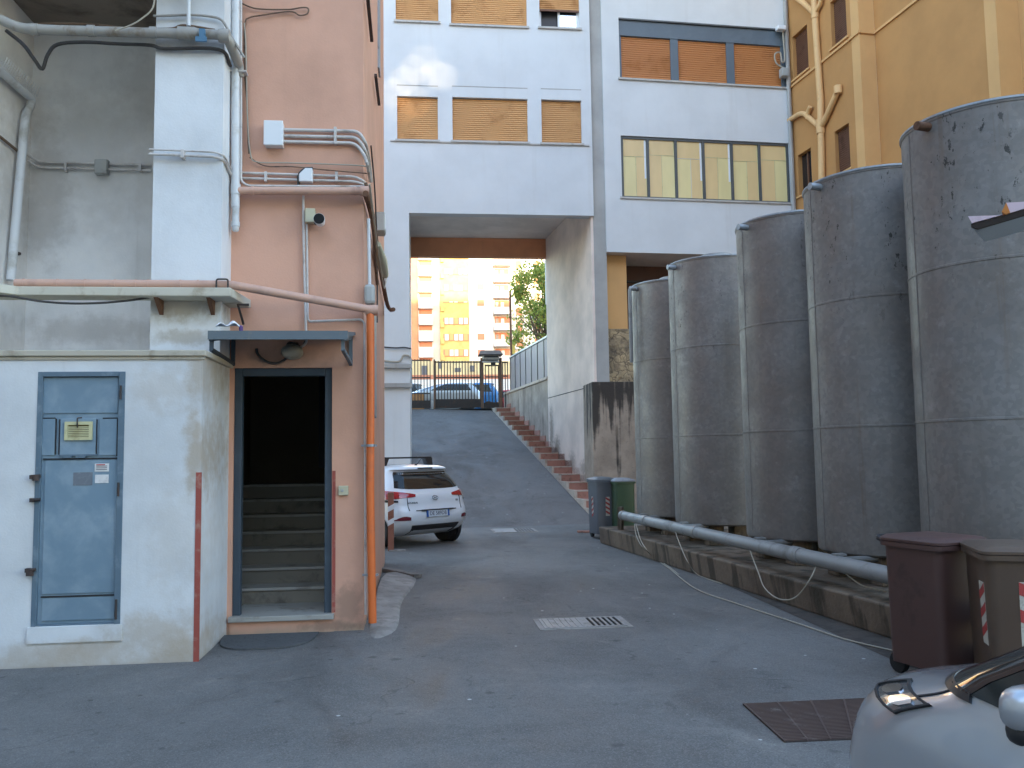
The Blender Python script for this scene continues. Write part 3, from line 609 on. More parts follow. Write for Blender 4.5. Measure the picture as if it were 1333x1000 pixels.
for i, (dy, lab) in enumerate(((-2.5, 'upper of the two conduits bent around the white pilaster'), (3.5, 'lower of the two conduits bent around the white pilaster'))):
    c = tube([PY(194, 197 + dy, 7.98), PY(289.5, 201 + dy, 7.98), PY(302.5, 226 + dy * 1.3, 8.36)], .0135 if i else .009, seg=8, bend=.12).build('conduit', M['conduit'], smooth=True); tag(c, lab, 'conduit', 'twin conduits on the pilaster'); LOC[c] = tuple(c.location)
    if i: 
        p = PY(238, 200, 7.98); MB().box(p[0] - .014, p[0] + .014, 7.955, 8.035, p[2] - .045, p[2] + .03).build('pipe_clamp', M['conduit'], c)
# salmon wall: white box with three conduits
x0, x1, z0, z1 = rectY(344, 158, 368, 189, YP - .1)
jb = thing('junction_box', 'large white junction box high on the salmon wall', 'junction box', ((x0 + x1) / 2, YP, z0)); MB().box(x0, x1, YP - .1, YP, z0, z1).build('housing', M['box_white'], jb, bevel=.008); MB().box(x0 - .004, x1 + .004, YP - .118, YP - .101, z0 - .004, z1 + .004).build('lid', M['box_white'], jb, bevel=.006)
YC = YP - .035
for i, (dy, lab) in enumerate(((0, 'top'), (8, 'middle'), (15.5, 'bottom'))):
    xe = 474 + i * 0.6
    c = tube([PY(368, 169 + dy, YC), PY(467 - 2 * i, 171 + dy, YC), PY(476 - i, 186 + dy, YC), PX(480 - i, 205 + dy * .5, XP + .03 + .01 * i), PX(484 - i, 236, XP + .03 + .01 * i)], .0165, seg=10, bend=.13).build('conduit', M['conduit'], smooth=True); tag(c, lab + ' of the three pale conduits leaving the large white junction box', 'conduit', 'conduits from the white box'); LOC[c] = tuple(c.location)
    if i == 0:
        p = PY(436.5, 177, YC); MB().box(p[0] - .013, p[0] + .013, YC - .022, YP, p[2] - .085, p[2] + .085).build('pipe_clamp', M['conduit'], c)
for i, (dy, lab) in enumerate(((0, 'upper'), (7, 'lower'))):
    c = tube([PY(312, 225 + dy, YC), PY(462, 230 + dy * .9, YC), PY(474, 236 + dy * .6, YC), PX(479, 246 + dy * .4, XP + .03)], .0125, seg=8, bend=.08).build('conduit', M['conduit'], smooth=True); tag(c, lab + ' of the two pale conduits passing through the small rounded box above the salmon pipe', 'conduit', 'conduits above the salmon pipe'); LOC[c] = tuple(c.location)
    if i == 0:
        k = MB()
        for px in (346, 438): p = PY(px, 230, YC); k.box(p[0] - .012, p[0] + .012, YC - .02, YP, p[2] - .05, p[2] + .045)
        k.build('pipe_clamp', M['conduit'], c)
x0, x1, z0, z1 = rectY(389, 218.5, 406.5, 236, YP - .09)
jb = thing('junction_box', 'small white rounded junction box with black edge above the salmon pipe', 'junction box', ((x0 + x1) / 2, YP, z0))
MB().prism([(x0, YP - .09, z0), (x1, YP - .09, z0), (x1, YP - .09, z1), (x0 + .06, YP - .09, z1), (x0, YP - .09, z1 - .06)], [(x0, YP, z0), (x1, YP, z0), (x1, YP, z1), (x0 + .06, YP, z1), (x0, YP, z1 - .06)]).build('housing', M['box_white'], jb, bevel=.008)
MB().tube([(x0 - .01, YP - .04, z0 - .03), (x0 - .012, YP - .04, z1 - .05), (x0 + .05, YP - .04, z1 + .012), (x1, YP - .04, z1 + .012)], .014, seg=8, bend=.05).build('cable', M['cable_dk'], jb, smooth=True)
# salmon horizontal pipe
c = tube([PY(309, 248.5, 8.33), PY(478, 249, 8.33)], .039, seg=14).build('drain_pipe', M['pink_pipe'], smooth=True); tag(c, 'level salmon painted pipe across the wall above the camera', 'pipe'); LOC[c] = tuple(c.location)
k = MB()
for px in (329, 462): k.lathe([(.044, -.01), (.044, .01)], PY(px, 248.6, 8.33), 14, 'x')
k.lathe([(.05, -.06), (.05, .05)], PY(477, 249, 8.33), 14, 'x'); k.build('joint', M['pink_pipe'], c, smooth=True)
# loose thin cables
c = tube(spline(pY([(312, 3), (325, 9), (340, 12), (375, 12.5), (392, 10), (401, 11), (400, 18), (390, 20), (377, 15), (340, 20), (325, 23), (319, 30), (318, 60), (319, 100), (322, 140), (323, 180), (324, 200)], 8.41), 5), .008, seg=6).build('cable', M['cable_brown'], smooth=True); tag(c, 'looped brown cable hung on a hook near the top of the salmon wall', 'cable')
c = tube(spline(pY([(318, 30), (320, 60), (322, 150), (326, 200), (335, 211), (370, 212), (420, 213.5), (472, 216), (480, 220)], 8.40), 5), .007, seg=6).build('cable', M['cable_tan'], smooth=True); tag(c, 'thin pale cable running down the salmon wall then level below the large white box', 'cable')
c = tube(spline(pY([(325, 205), (345, 216), (380, 217), (420, 221), (455, 224), (478, 226)], 8.40), 5), .006, seg=6).build('cable', M['cable_brown'], smooth=True); tag(c, 'thin brown cable sagging just above the small rounded box', 'cable')
# vertical conduits to the canopy
c = tube([PY(394.8, 255, YC), PY(395.6, 330, YC), PY(398.5, 432, YC), PY(399, 447, YC), PY(392, 452, YC - .05)], .0125, seg=8, bend=.05).build('conduit', M['conduit'], smooth=True); tag(c, 'long upright pale conduit from the salmon pipe down to the doorway lamp', 'conduit')
c = tube([PY(399.3, 292, YC), PY(400.6, 415, YC), PY(403, 418.5, YC), PY(470, 416, YC), PY(474.5, 420, YC), PY(475, 560, YC), PY(476, 800, YC)], .0115, seg=8, bend=.07).build('conduit', M['conduit'], smooth=True); tag(c, 'pale conduit bending level above the canopy and down beside the orange pipe', 'conduit')
# cctv camera on its box
x0, x1, z0, z1 = rectY(397, 271, 410, 289, YP - .09)
cam_ = thing('security_camera', 'black faced security camera on a beige wall box above the doorway', 'camera', ((x0 + x1) / 2, YP, z0))
MB().box(x0, x1, YP - .09, YP, z0, z1).build('mount_box', M['beige'], cam_, bevel=.006)
p = PY(416, 286.5, YP - .16); cc = MB(); cc.lathe([(.045, -.08), (.05, -.02), (.054, .02), (.054, .05)], p, 20, 'y'); cc.build('housing', M['box_white'], cam_, smooth=True)
cc = MB(); cc.lathe([(.052, .051), (.047, .058)], p, 20, 'y'); cc.build('lens', plain('matt_black_lens', (.008, .008, .009), .9), cam_, smooth=True); MB().tube([(x1, YP - .05, p[2]), (p[0], YP - .1, p[2])], .02).build('arm', M['black'], cam_)
# canopy over the doorway
cn = thing('door_canopy', 'flat grey metal canopy on triangular brackets over the doorway', 'canopy', PY(365, 435, 8.0))
zc = PY(360, 436, 7.5)[2]; cx0 = PY(271, 436, 7.5)[0]; cx1 = PY(448, 436, 7.5)[0]
zr = zc + .125; b = MB(); b.prism([(cx0, 7.5, zc - .02), (cx1 + .03, 7.5, zc - .02), (cx1 + .03, 8.43, zr), (cx0, 8.43, zr)], [(cx0, 7.5, zc + .03), (cx1 + .03, 7.5, zc + .03), (cx1 + .03, 8.43, zr + .03), (cx0, 8.43, zr + .03)]); b.box(cx0 - .002, cx1 + .032, 7.492, 7.499, zc - .04, zc + .035); b.build('plate', M['canopy'], cn)
for x in (cx0 + .015, cx1 - .015):
    b = MB(); b.bar((x, 7.53, zc - .035), (x, 8.44, zr - .018), .035, .03); b.bar((x, 8.425, zr - .02), (x, 8.425, zc - .17), .035, .03); b.bar((x, 7.56, zc - .04), (x, 7.56, zc - .13), .03, .03); b.bar((x, 7.56, zc - .12), (x, 8.42, zc - .15), .03, .03); b.build('bracket', M['frame_dk'] if x < -1 else M['canopy'], cn)
# cloth on the canopy
b = MB(); p = PY(296, 428, 7.62)
vs = []; fs = []; nx, ny = 12, 5
for i in range(nx + 1):
    for j in range(ny + 1):
        u = i / nx; v = j / ny; h = .045 * sin(pi * u) ** .5 * (.6 + .5 * sin(9 * u + 3 * v)) * sin(pi * min(1, v + .25)) ** .5
        vs.append((p[0] - .09 + .2 * u, p[1] - .06 + .14 * v + .02 * sin(7 * u), zc + .036 + max(0, h) * 1.1 + .045 + .03 * v))
for i in range(nx):
    for j in range(ny): fs.append((i * (ny + 1) + j, (i + 1) * (ny + 1) + j, (i + 1) * (ny + 1) + j + 1, i * (ny + 1) + j + 1))
b.add(vs, fs); cl_ = b.build('cloth', M['cloth'], smooth=True); tag(cl_, 'crumpled white cloth lying on the grey door canopy', 'cloth')
s_ = cl_.modifiers.new('thick', 'SOLIDIFY'); s_.thickness = .006; LOC[cl_] = tuple(cl_.location)
b = MB(); b.box(p[0] + .10, p[0] + .125, p[1] - .02, p[1] + .05, zc + .045, zc + .10); b.build('purple_edge', M['cloth2'], cl_, bevel=.01)
# doorway lamp
p = PY(380, 458, YP - .1)
lm = thing('wall_lamp', 'dusty round bulkhead lamp above the stairwell doorway', 'lamp', (p[0], YP, p[2]))
prof_ = [(.0001, .085)] + [(.095 * sin(t) ** .8, .085 * cos(t)) for t in np.linspace(.2, pi / 2, 8)] + [(.095, -.09)]
lo = MB()
for k_, (r_, h_) in enumerate(prof_): pass
lo.lathe([(.088 * .98, -.095), (.092, 0.0), (.088, .03), (.072, .06), (.045, .08), (.004, .088)], p, 20, 'y'); l_ = lo.build('glass', M['lamp_glass'], lm, smooth=True); l_.scale = (1.12, 1, .82)
MB().box(p[0] - .05, p[0] + .05, YP - .04, YP, p[2] + .02, p[2] + .10).build('base', M['rust'], lm, bevel=.01)
MB().tube(spline([PY(398, 444, YP - .03), PY(393, 452, YP - .06), PY(386, 449, YP - .06), PY(377, 446, YP - .06), PY(373, 451, YP - .06)], 5), .012).build('lead', M['cable_dk'], lm, smooth=True)
c = tube(spline(pY([(334, 454), (335, 460), (341, 467), (350, 472), (360, 473), (368, 470), (374, 465)], YP - .03), 5), .0125, seg=8).build('cable', M['cable_dk'], smooth=True); tag(c, 'stiff black cable curling left from the doorway lamp', 'cable')
# bell plate
x0, x1, z0, z1 = rectY(440.5, 632.5, 453.5, 645, YP - .03)
bl = thing('bell_plate', 'small beige bell plate right of the stairwell doorway', 'doorbell', ((x0 + x1) / 2, YP, z0)); MB().box(x0, x1, YP - .035, YP, z0, z1).build('plate', M['beige'], bl, bevel=.006)
MB().lathe([(.014, .03), (.014, .042), (.008, .044)], ((x0 + x1) / 2 - .01, YP, (z0 + z1) / 2), 12, 'y').build('button', M['box_grey'], bl)
# orange downpipe
Yo = YP - .09
op = tube([PY(482, 408, 8.36), PY(482.5, 480, 8.37), PY(482, 640, 8.37), PY(485, 811, 8.34)], .038, seg=16).build('downpipe', M['orange_pipe'], smooth=True); tag(op, 'bright orange plastic downpipe on the corner of the salmon building', 'pipe'); LOC[op] = tuple(op.location)
for py in (580, 749):
    p = PY(482.3 if py < 600 else 484, py, 8.36); k = MB(); k.lathe([(.042, -.012), (.042, .012)], p, 16); k.bar((p[0] - .09, 8.40, p[2]), (p[0] + .06, 8.40, p[2]), .02, .02); k.build('pipe_clamp', M['galv'], op, smooth=True)
# grey duct beside it and the bundle on the side face
a = PX(492, 420, XP + .05); b_ = PX(492, 553, XP + .05)
c = box(XP, XP + .07, 8.95, 9.6, 2.06, 3.25).build('cable_duct', M['galv'], bevel=.01); tag(c, 'flat grey metal cable duct on the side of the salmon building', 'duct')
c = box(XP, XP + .05, 8.95, 9.25, PX(489, 683, XP)[2], PX(489, 615, XP)[2]).build('meter_plate', M['galv'], bevel=.01); tag(c, 'scratched grey metal plate low on the salmon side wall', 'plate')
x0, x1, z0, z1 = rectY(474, 370, 488, 396, 8.38)
jb = thing('junction_box', 'grey drum shaped junction box at the salmon corner above the orange pipe', 'junction box', ((x0 + x1) / 2, 8.44, z0)); MB().box(x0, x1, 8.36, 8.46, z0, z1).build('housing', M['box_grey'], jb, bevel=.03); MB().tube([((x0 + x1) / 2, 8.4, z1), ((x0 + x1) / 2 - .01, 8.4, PY(480, 285, 8.4)[2])], .016).build('lead', M['pvc_white'], jb, smooth=True)
rng = random.Random(3)
for lab, pts, r_, mt in (('thick rust brown pipe slanting down the salmon side wall to a bent end', [(476, 252, .04), (484, 280, .05), (492, 330, .05), (503, 392, .06), (508, 403, .10), (512, 403, .2)], .030, 'rust'),
                         ('black and brown cable twist beside the slanting rust brown pipe', [(476, 238, .03), (481, 262, .06), (486, 300, .06), (489, 345, .05), (491, 370, .05)], .018, 'cable_brown'),
                         ('thin grey cable hanging straight down the salmon side wall', [(483, 190, .03), (488, 250, .03), (491, 330, .03), (491, 420, .03)], .009, 'cable_dk'),
                         ('pale cable hanging in front of the slanting rust brown pipe', [(481, 240, .09), (487, 290, .09), (494, 340, .09), (500, 375, .09), (503, 362, .09)], .010, 'cable_tan')):
    c = tube(spline([PX(px, py, XP + d) for px, py, d in pts], 5), r_, seg=10).build('side_pipe' if 'pipe slant' in lab else 'cable', M[mt], smooth=True); tag(c, lab, 'pipe' if 'rust brown pipe sl' in lab else 'cable')
fx = thing('flood_lamp', 'small grey lamp housing high on the salmon side wall', 'lamp', PX(496, 302, XP))
p = PX(497, 292, XP + .08); MB().box(XP, XP + .12, p[1] - .15, p[1] + .15, p[2] - .12, p[2] + .12).build('housing', M['box_grey'], fx, bevel=.01); MB().box(XP + .121, XP + .13, p[1] - .12, p[1] + .12, p[2] - .10, p[2] + .10).build('lens', M['box_white'], fx)
sx = thing('spare_lamp', 'cream elongated lamp shade hanging beside the rust brown pipe', 'lamp', PX(497, 335, XP))
p0 = PX(492, 318, XP + .09); p1 = PX(501, 358, XP + .09); MB().tube([p0, ((p0[0] + p1[0]) / 2, (p0[1] + p1[1]) / 2, (p0[2] + p1[2]) / 2), p1], [.03, .07, .05], seg=12).build('shade', M['beige'], sx, smooth=True)
# doormat, rough patch, timber, post
b = MB(); pts = []
for i in range(40):
    t = 2 * pi * i / 40; cx_, cy_ = PZ(350, 832, 0)[:2]; rx, ry = .43, .24
    pts.append((cx_ + rx * (abs(cos(t)) ** .6) * (1 if cos(t) > 0 else -1), 8.36 if sin(t) > 0 else 8.36 - .62 * abs(sin(t)) ** .8))
b.prism([(x, y, .002) for x, y in pts], [(x, y, .016) for x, y in pts]); c = b.build('doormat', M['mat']); tag(c, 'dark half round rubber doormat on the asphalt before the doorway', 'doormat')
pc = [(476, 824), (486, 836), (500, 831), (518, 824), (521, 806), (521, 788), (528, 776), (540, 764), (546, 748), (530, 745), (500, 742), (489, 770), (484, 800)]
hh = [.01, .012, .014, .012, .012, .014, .014, .014, .014, .03, .06, .09, .06]
b = MB(); base = [PZ(px, py, .0) for px, py in pc]; ct = PZ(505, 785, 0)
ring = [(p[0], p[1], -.01) for p in base]; mid = [(p[0] * .88 + ct[0] * .12, p[1] * .88 + ct[1] * .12, h + .015) for p, h in zip(base, hh)]; inn = [(p[0] * .5 + ct[0] * .5, p[1] * .5 + ct[1] * .5, h * .6 + .03) for p, h in zip(base, hh)]
n_ = len(pc); b.add(ring + mid + inn, [(i, (i + 1) % n_, n_ + (i + 1) % n_, n_ + i) for i in range(n_)] + [(n_ + i, n_ + (i + 1) % n_, 2 * n_ + (i + 1) % n_, 2 * n_ + i) for i in range(n_)] + [tuple(2 * n_ + i for i in range(n_))])
struct(b.build('concrete_patch', M['patch'], smooth=True, subd=1))
p0 = PZ(499, 741, .03); p1 = PZ(544, 750, .03); c = MB().bar(p0, p1, .12, .05).build('timber_board', worn('weathered_board', (.20, .18, .16), (.1, .09, .08), 6, .9), bevel=.006); tag(c, 'short weathered board lying across the rough concrete by the salmon wall', 'board')
po = thing('marker_post', 'rusty brown post with two white bands standing beside the white car', 'post', PZ(509, 717, 0))
x, y, _ = PZ(509, 717, 0); zt_ = PY(508, 641, y)[2]
MB().box(x - .05, x + .05, y - .05, y + .05, 0, zt_).build('shaft', worn('rusty_post_paint', (.30, .12, .075), (.2, .08, .05), 6, .7), po, bevel=.006)
for py in (664, 682):
    z = PY(509, py, y)[2]; k = MB(); k.prism([(x - .053, y - .053, z - .035), (x + .053, y - .053, z + .02), (x + .053, y + .053, z + .02), (x - .053, y + .053, z - .035)], [(x - .053, y - .053, z + .055), (x + .053, y - .053, z + .11), (x + .053, y + .053, z + .11), (x - .053, y + .053, z + .055)]); k.build('band', M['box_white'], po)
MB().box(x - .03, x + .25, y - .12, y + .04, 0, .02).build('foot', M['patch'], po)
# ================================================================== WHITE BUILDING OVER THE PASSAGE
YF = 21.8; XR = PY(773, 281, YF)[0]; XO = -.225; ZO = PY(650, 279, YF)[2]
wb = thing('white_building', 'white rendered building with tan roller shutters above the drive-through passage', 'building', (2, YF, 0))
def corr(mb, x0, x1, z0, z1, y, pitch, d):
    n = max(2, int(round((z1 - z0) / pitch))); h = (z1 - z0) / n; vs = []; fs = []
    for i in range(n):
        z = z0 + i * h
        vs += [(x0, y + d * .6, z), (x1, y + d * .6, z), (x0, y - d * .2, z + h * .2), (x1, y - d * .2, z + h * .2), (x0, y, z + h * .85), (x1, y, z + h * .85)]
    vs += [(x0, y + d * .6, z1), (x1, y + d * .6, z1)]
    for i in range(n * 3): fs.append((2 * i, 2 * i + 1, 2 * i + 3, 2 * i + 2))
    mb.add(vs, fs)
wins = []   # px rects of openings: shutter area ; header box
row2 = [(517, 126.5, 570, 182), (589, 128.5, 687, 184), (705, 131, 757, 186.5)]
row1 = [(515, -32, 570.5, 27.5), (587, -32, 685.5, 33), (702, -32, 754, 36)]
holes = []
for k, q in enumerate(row2): holes.append(rectY(*q, YF))
for k, q in enumerate(row1): holes.append(rectY(*q, YF))
heads = [rectY(a, b - 15, c, b, YF) for (a, b, c, d) in row2]
hh_ = [(a, b, c, d + .30) for (a, b, c, d) in holes[:3]] + holes[3:]
w = MB(); w.wall(-6, XR, YF, ZO, 24, hh_, .22); w.wall(-6, XO, YF, 0, ZO, (), .1)
w.quad((-6, YF, 24), (4.9, YF, 24), (4.9, 27.2, 24), (-6, 27.2, 24)); w.quad((-6, 27.2, 8.5), (-6, 27.2, 24), (4.9, 27.2, 24), (4.9, 27.2, 8.5)); w.quad((-6, YF, 0), (-6, YF, 24), (-6, 27.2, 24), (-6, 27.2, 0))
w.quad((-6, 27.2, 0), (XO, 27.2, 0), (XO, 27.2, 8.5), (-6, 27.2, 8.5))
w.quad((XO, YF, 0), (XO, 27.2, 0), (XO, 27.2, 8.48), (XO, YF, 8.48)); w.quad((XO, YF + .3, ZO), (XR, YF + .3, ZO), (XR, YF + .3, 8.48), (XO, YF + .3, 8.48)); w.quad((XO, YF, ZO), (XR, YF, ZO), (XR, YF + .3, ZO), (XO, YF + .3, ZO))
w.build('wall', M['white'], wb)
c = MB(); c.quad((XO, YF + .3, 8.48), (5.2, YF + .3, 8.48), (4.8, 27.2, 8.48), (XO, 27.2, 8.48)); c.build('passage_ceiling', M['soffit'], wb)
zb_ = PT(713, 333, 6.6)[2]
c = MB(); c.box(XO, 4.9, 26.75, 27.05, zb_, 8.47); c.build('rear_beam', M['brown_beam'], wb)
# passage right wall with its grey end strip that runs up the facade
a0_ = ta(PT(774, 500, 6.6)); a1_ = ta(PT(713, 500, 6.6))
c = MB(tf); c.box(6.6, 6.93, a0_ + .02, a1_, -.5, 8.47); c.build('passage_wall', M['passage'], wb)
cr = MB(tf); 
cz = PT(770, 503, 6.6)[2]; cr.box(6.592, 6.6, a0_ + .02, a1_, cz - .012, cz + .006); cr.build('wall_crease', M['gapline'], wb)
c = MB(); c.box(XR + .0, XR + .33, YF + .06, 27.15, 3.35, 24); c.build('joint_strip', M['strip'], wb)
for k, (x0, x1, z0, z1) in enumerate(holes):
    wn = MB()
    if k == 5:
        zs_ = PY(728, 11.5, YF)[2]; corr(wn, x0, x1, zs_, z1, YF + .07, .055, .018)
    else: corr(wn, x0, x1, z0, z1, YF + .07, .055, .018)
    sh_ = wn.build('roller_shutter', M['shut_tan'], wb)
    MB().box(x0 - .05, x1 + .05, YF - .05, YF + .21, z0 - .055, z0 - .004).build('sill', M['sill'], wb)
    if k < 3:
        MB().box(x0, x1, YF - .012, YF + .2, z1 + .012, z1 + .29).build('shutter_box', M['white2'], wb)
        e = MB(); e.box(x0 - .005, x1 + .005, YF - .014, YF + .01, z1 + .292, z1 + .315); e.build('drip_edge', M['strip'], wb)
    if k == 5:
        zs_ = PY(728, 11.5, YF)[2]
        f = MB(); f.box(x0, x1, YF + .05, YF + .09, zs_ - .05, zs_ - .001); f.build('shutter_rail', M['shut_dk'], sh_)
        f = MB(); xm = (x0 + x1) / 2
        for xx in (x0 + .0, xm - .03, x1 - .06): f.box(xx, xx + .06, YF + .13, YF + .17, z0, zs_)
        f.build('window_frame', M['box_white'], wb)
        f = MB(); f.quad((xm + .03, YF + .15, z0), (x1 - .06, YF + .15, z0), (x1 - .06, YF + .15, zs_), (xm + .03, YF + .15, zs_)); f.build('window_pane', plain('sky_mirror_glass', (.30, .38, .46), .05, .9), wb)
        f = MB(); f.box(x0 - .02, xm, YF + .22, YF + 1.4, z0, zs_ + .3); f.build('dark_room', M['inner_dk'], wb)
x0 = PY(508, 182, YF)[0]; x1 = PY(767, 188, YF)[0]; z = (PY(508, 182.5, YF)[2] + PY(767, 188.5, YF)[2]) / 2
MB().box(x0, x1, YF - .03, YF + .0, z - .045, z - .008).build('string_course', M['sill'], wb)
# bands and cables on the left column
for (py0, py1) in ((474, 480), (499, 505)):
    z1_ = PY(520, py0, YF)[2]; z0_ = PY(520, py1, YF)[2]; MB().box(-1.5, XO + .06, YF - .10, YF, z0_, z1_).build('column_band', M['strip'], wb, bevel=.015)
for lab, pts in (('upper looped pale cable on the white column of the passage', [(500, 470), (518, 471), (523, 467), (525, 463), (531, 463), (535, 466)]), ('lower dark cable across the white column of the passage', [(500, 452), (515, 453), (526, 452.5), (535, 454)])):
    c = tube(spline(pY(pts, YF - .05), 5), .025 if 'upper' in lab else .018, seg=6).build('cable', M['cable_tan'] if 'upper' in lab else M['cable_dk'], smooth=True); tag(c, lab, 'cable')

# ================================================================== WHITE WING (right of the passage)
EA = radians(3.2); P0 = PY(790, 328, YF)
def rf(x, y, z): return (P0[0] + cos(EA) * x - sin(EA) * y, P0[1] + sin(EA) * x + cos(EA) * y, z)
def RQ(px, py):
    n = (-sin(EA), cos(EA), 0); q = on(px, py, n, n[0] * P0[0] + n[1] * P0[1]); return (cos(EA) * (q[0] - P0[0]) + sin(EA) * (q[1] - P0[1]), q[2])
ww = thing('white_wing', 'white rendered wing with brown shutters and a strip of panes with straw coloured reflections painted in', 'building', (P0[0] + 2.6, P0[1], 0))
h1 = (RQ(806, 60)[0], RQ(1024, 60)[0], (RQ(806, 102.5)[1] + RQ(1024, 113)[1]) / 2, (RQ(805, 23)[1] + RQ(1022, 41)[1]) / 2)
h2 = (RQ(809, 220)[0], RQ(1028, 220)[0], (RQ(810, 256.5)[1] + RQ(1028, 264)[1]) / 2, (RQ(808, 177)[1] + RQ(1027, 186)[1]) / 2)
SE = RQ(1030, 150)[0] + .02; ZB = P0[2]
w = MB(rf); w.wall(0, SE + .4, 0, ZB, 24, [h1, h2], .2)
w.quad((0, 0, 24), (SE + .4, 0, 24), (SE + .4, 8, 24), (0, 8, 24)); w.quad((0, 8, ZB), (0, 8, 24), (SE + 8, 8, 24), (SE + 8, 8, ZB)); w.quad((0, 0, ZB), (0, 0, 24), (0, 8, 24), (0, 8, ZB))
w.build('wall', M['white2'], ww)
MB(rf).quad((0, 0, ZB), (SE + 6, 0, ZB), (SE + 6, 8, ZB), (0, 8, ZB)).build('soffit', M['soffit'], ww)
# upper band : 3 brown shutters in a slate frame
x0, x1, z0, z1 = h1; zt_ = z1 - .44; f = MB(rf)
f.box(x0, x1, .04, .12, zt_, z1 - .01)
xs = [x0, RQ(874, 75)[0], RQ(884, 75)[0], RQ(947, 78)[0], RQ(957, 80)[0], RQ(1018, 80)[0], x1]
for a, b_ in ((x0, x0 + .07), (xs[1], xs[2]), (xs[3], xs[4]), (xs[5], x1)): f.box(a, b_, .05, .12, z0, zt_ - .001)
f.build('shutter_frame', M['frame_blue'], ww, bevel=.005)
for a, b_ in ((x0 + .07, xs[1]), (xs[2], xs[3]), (xs[4], xs[5])):
    q = MB(rf); corr(q, a, b_, z0, zt_ - .002, .10, .06, .02); q.build('roller_shutter', M['shut_brown'], ww)
f = MB(rf); f.box(x0 - .05, x1 + .05, -.05, .19, z0 - .05, z0 - .003); f.build('sill', M['sill'], ww)
f = MB(rf); f.box(x0, x1, -.008, .05, z1 - .009, z1 + .03); f.build('drip_edge', M['frame_grey'], ww)
# lower band : six panes, reflection of the ochre building painted on as sheets
x0, x1, z0, z1 = h2; f = MB(rf); f.box(x0, x1, .03, .10, z1 - .07, z1 - .005); f.box(x0, x1, .03, .10, z0 + .001, z0 + .04)
mx = [x0 + .03] + [RQ((a + b_) / 2, 225)[0] for a, b_ in ((842, 847), (878, 884), (914, 920), (951, 957), (987, 993))] + [x1 - .03]
for m_ in mx: f.box(m_ - .035, m_ + .035, .025, .10, z0 + .041, z1 - .071)
f.build('window_frame', M['frame_grey'], ww)
rng = random.Random(5)
for i in range(6):
    a, b_ = mx[i] + .035, mx[i + 1] - .035; zz = z0 + .041; zu = z1 - .071
    q = MB(rf); q.quad((a, .07, zz), (b_, .07, zz), (b_, .07, zu), (a, .07, zu)); pane = q.build('window_pane', M['pane_y1'], ww)
    zmid = zz + (zu - zz) * (.70 + .04 * (i % 2)); xm = a + (b_ - a) * rng.choice((.35, .5, .55))
    q = MB(rf); q.box(a, xm - .006, .062, .068, zz, zmid - .01) if i % 2 else q.box(xm + .006, b_ - .02, .062, .068, zz, zmid - .01)
    q.box(a + .02, b_ - .03, .062, .068, zmid + .006, zu); q.build('reflection_sheet', M['pane_y2'], pane)
    q = MB(rf); q.box(a, b_, .060, .069, zmid - .006, zmid + .004); q.box(xm - .005, xm + .005, .060, .069, zz, zmid - .007); 
    q.build('reflection_seam', M['vent'] if i != 2 else M['alu'], pane)
    if i in (0, 2, 3):
        q = MB(rf); q.box(b_ - .06, b_ - .01, .061, .066, zz + .5, zu); q.build('reflection_strip', M['box_white'], pane)
f = MB(rf); f.box(x0 - .06, x1 + .03, -.04, .19, z0 - .05, z0 - .003); f.build('sill', M['sill'], ww)
# portico under the wing
pr = MB(rf); xa = RQ(821, 370)[0]; pr.box(.0, xa, .35, .9, 3.4, ZB - .003); pr.build('pier', M['yellow_lt'], ww)
pr = MB(rf); pr.box(xa, SE + 4, 1.6, 1.8, 3.4, ZB - .003); pr.build('portico_wall', M['shut_dk'], ww)
pr = MB(rf); zq = RQ(850, 357)[1]; pr.box(xa, SE, 1.0, 1.15, zq - .02, zq + .03); pr.build('portico_rail', M['iron_dk'], ww)
# corner pipe and the little camera / box in the corner
c = tube([rf(SE - .10, -.06, 24), rf(SE - .10, -.06, ZB - .5)], .05, seg=10).build('downpipe', M['strip'], smooth=True); tag(c, 'thin grey downpipe in the corner between white wing and ochre building', 'pipe')
sc = thing('corner_camera', 'small white camera fixed at the top corner of the slate shutter frame', 'camera', rf(SE - .25, -.1, RQ(1020, 42)[1]))
z = RQ(1020, 41)[1]; MB(rf).box(SE - .42, SE - .16, -.22, -.04, z - .06, z + .07).build('housing', M['box_white'], sc, bevel=.03); MB(rf).tube([(SE - .2, -.1, z), (SE - .2, 0.0, z)], .03).build('arm', M['box_white'], sc)
sc = thing('meter_box', 'pale grey meter box with looped cable in the corner beside the brown shutters', 'box', rf(SE - .25, -.1, RQ(1020, 103)[1]))
za, zb2 = RQ(1022, 103)[1], RQ(1022, 92)[1]; MB(rf).box(SE - .34, SE - .14, -.2, 0.0, za, zb2).build('housing', M['box_grey'], sc, bevel=.02)
MB(rf).tube(spline([(SE - .2, -.1, zb2), (SE - .45, -.1, zb2 + .15), (SE - .48, -.1, zb2 + .4), (SE - .32, -.1, zb2 + .45), (SE - .28, -.1, zb2 + .2), (SE - .2, -.1, zb2 + .3), (SE - .22, -.1, zb2 + 1.1)], 5), .022, seg=6).build('cable', M['cable_tan'], sc, smooth=True)

# retaining wall under the strip, rubble wall above
rw = thing('retaining_wall', 'black streaked concrete retaining wall behind the grey and green bins', 'wall', (5.5, YF + .1, 0))
MB().box(PY(771, 520, YF - .1)[0], 10.4, YF - .1, YF + 1.2, 0, PY(790, 497, YF - .1)[2]).build('stem', M['conc_stain'], rw, bevel=.02)
sw_ = thing('rubble_wall', 'low rubble stone wall standing on the streaked retaining wall', 'wall', (6, YF + .25, 3.4))
MB().box(XR + .335, 9.5, YF + .25, YF + .34, PY(790, 497, YF - .1)[2] + .002, PY(806, 428, YF + .25)[2]).build('stonework', M['stone'], sw_, bevel=.02)
bt = MB(tf); a_ = ta(PZ(770, 668, .0)); 

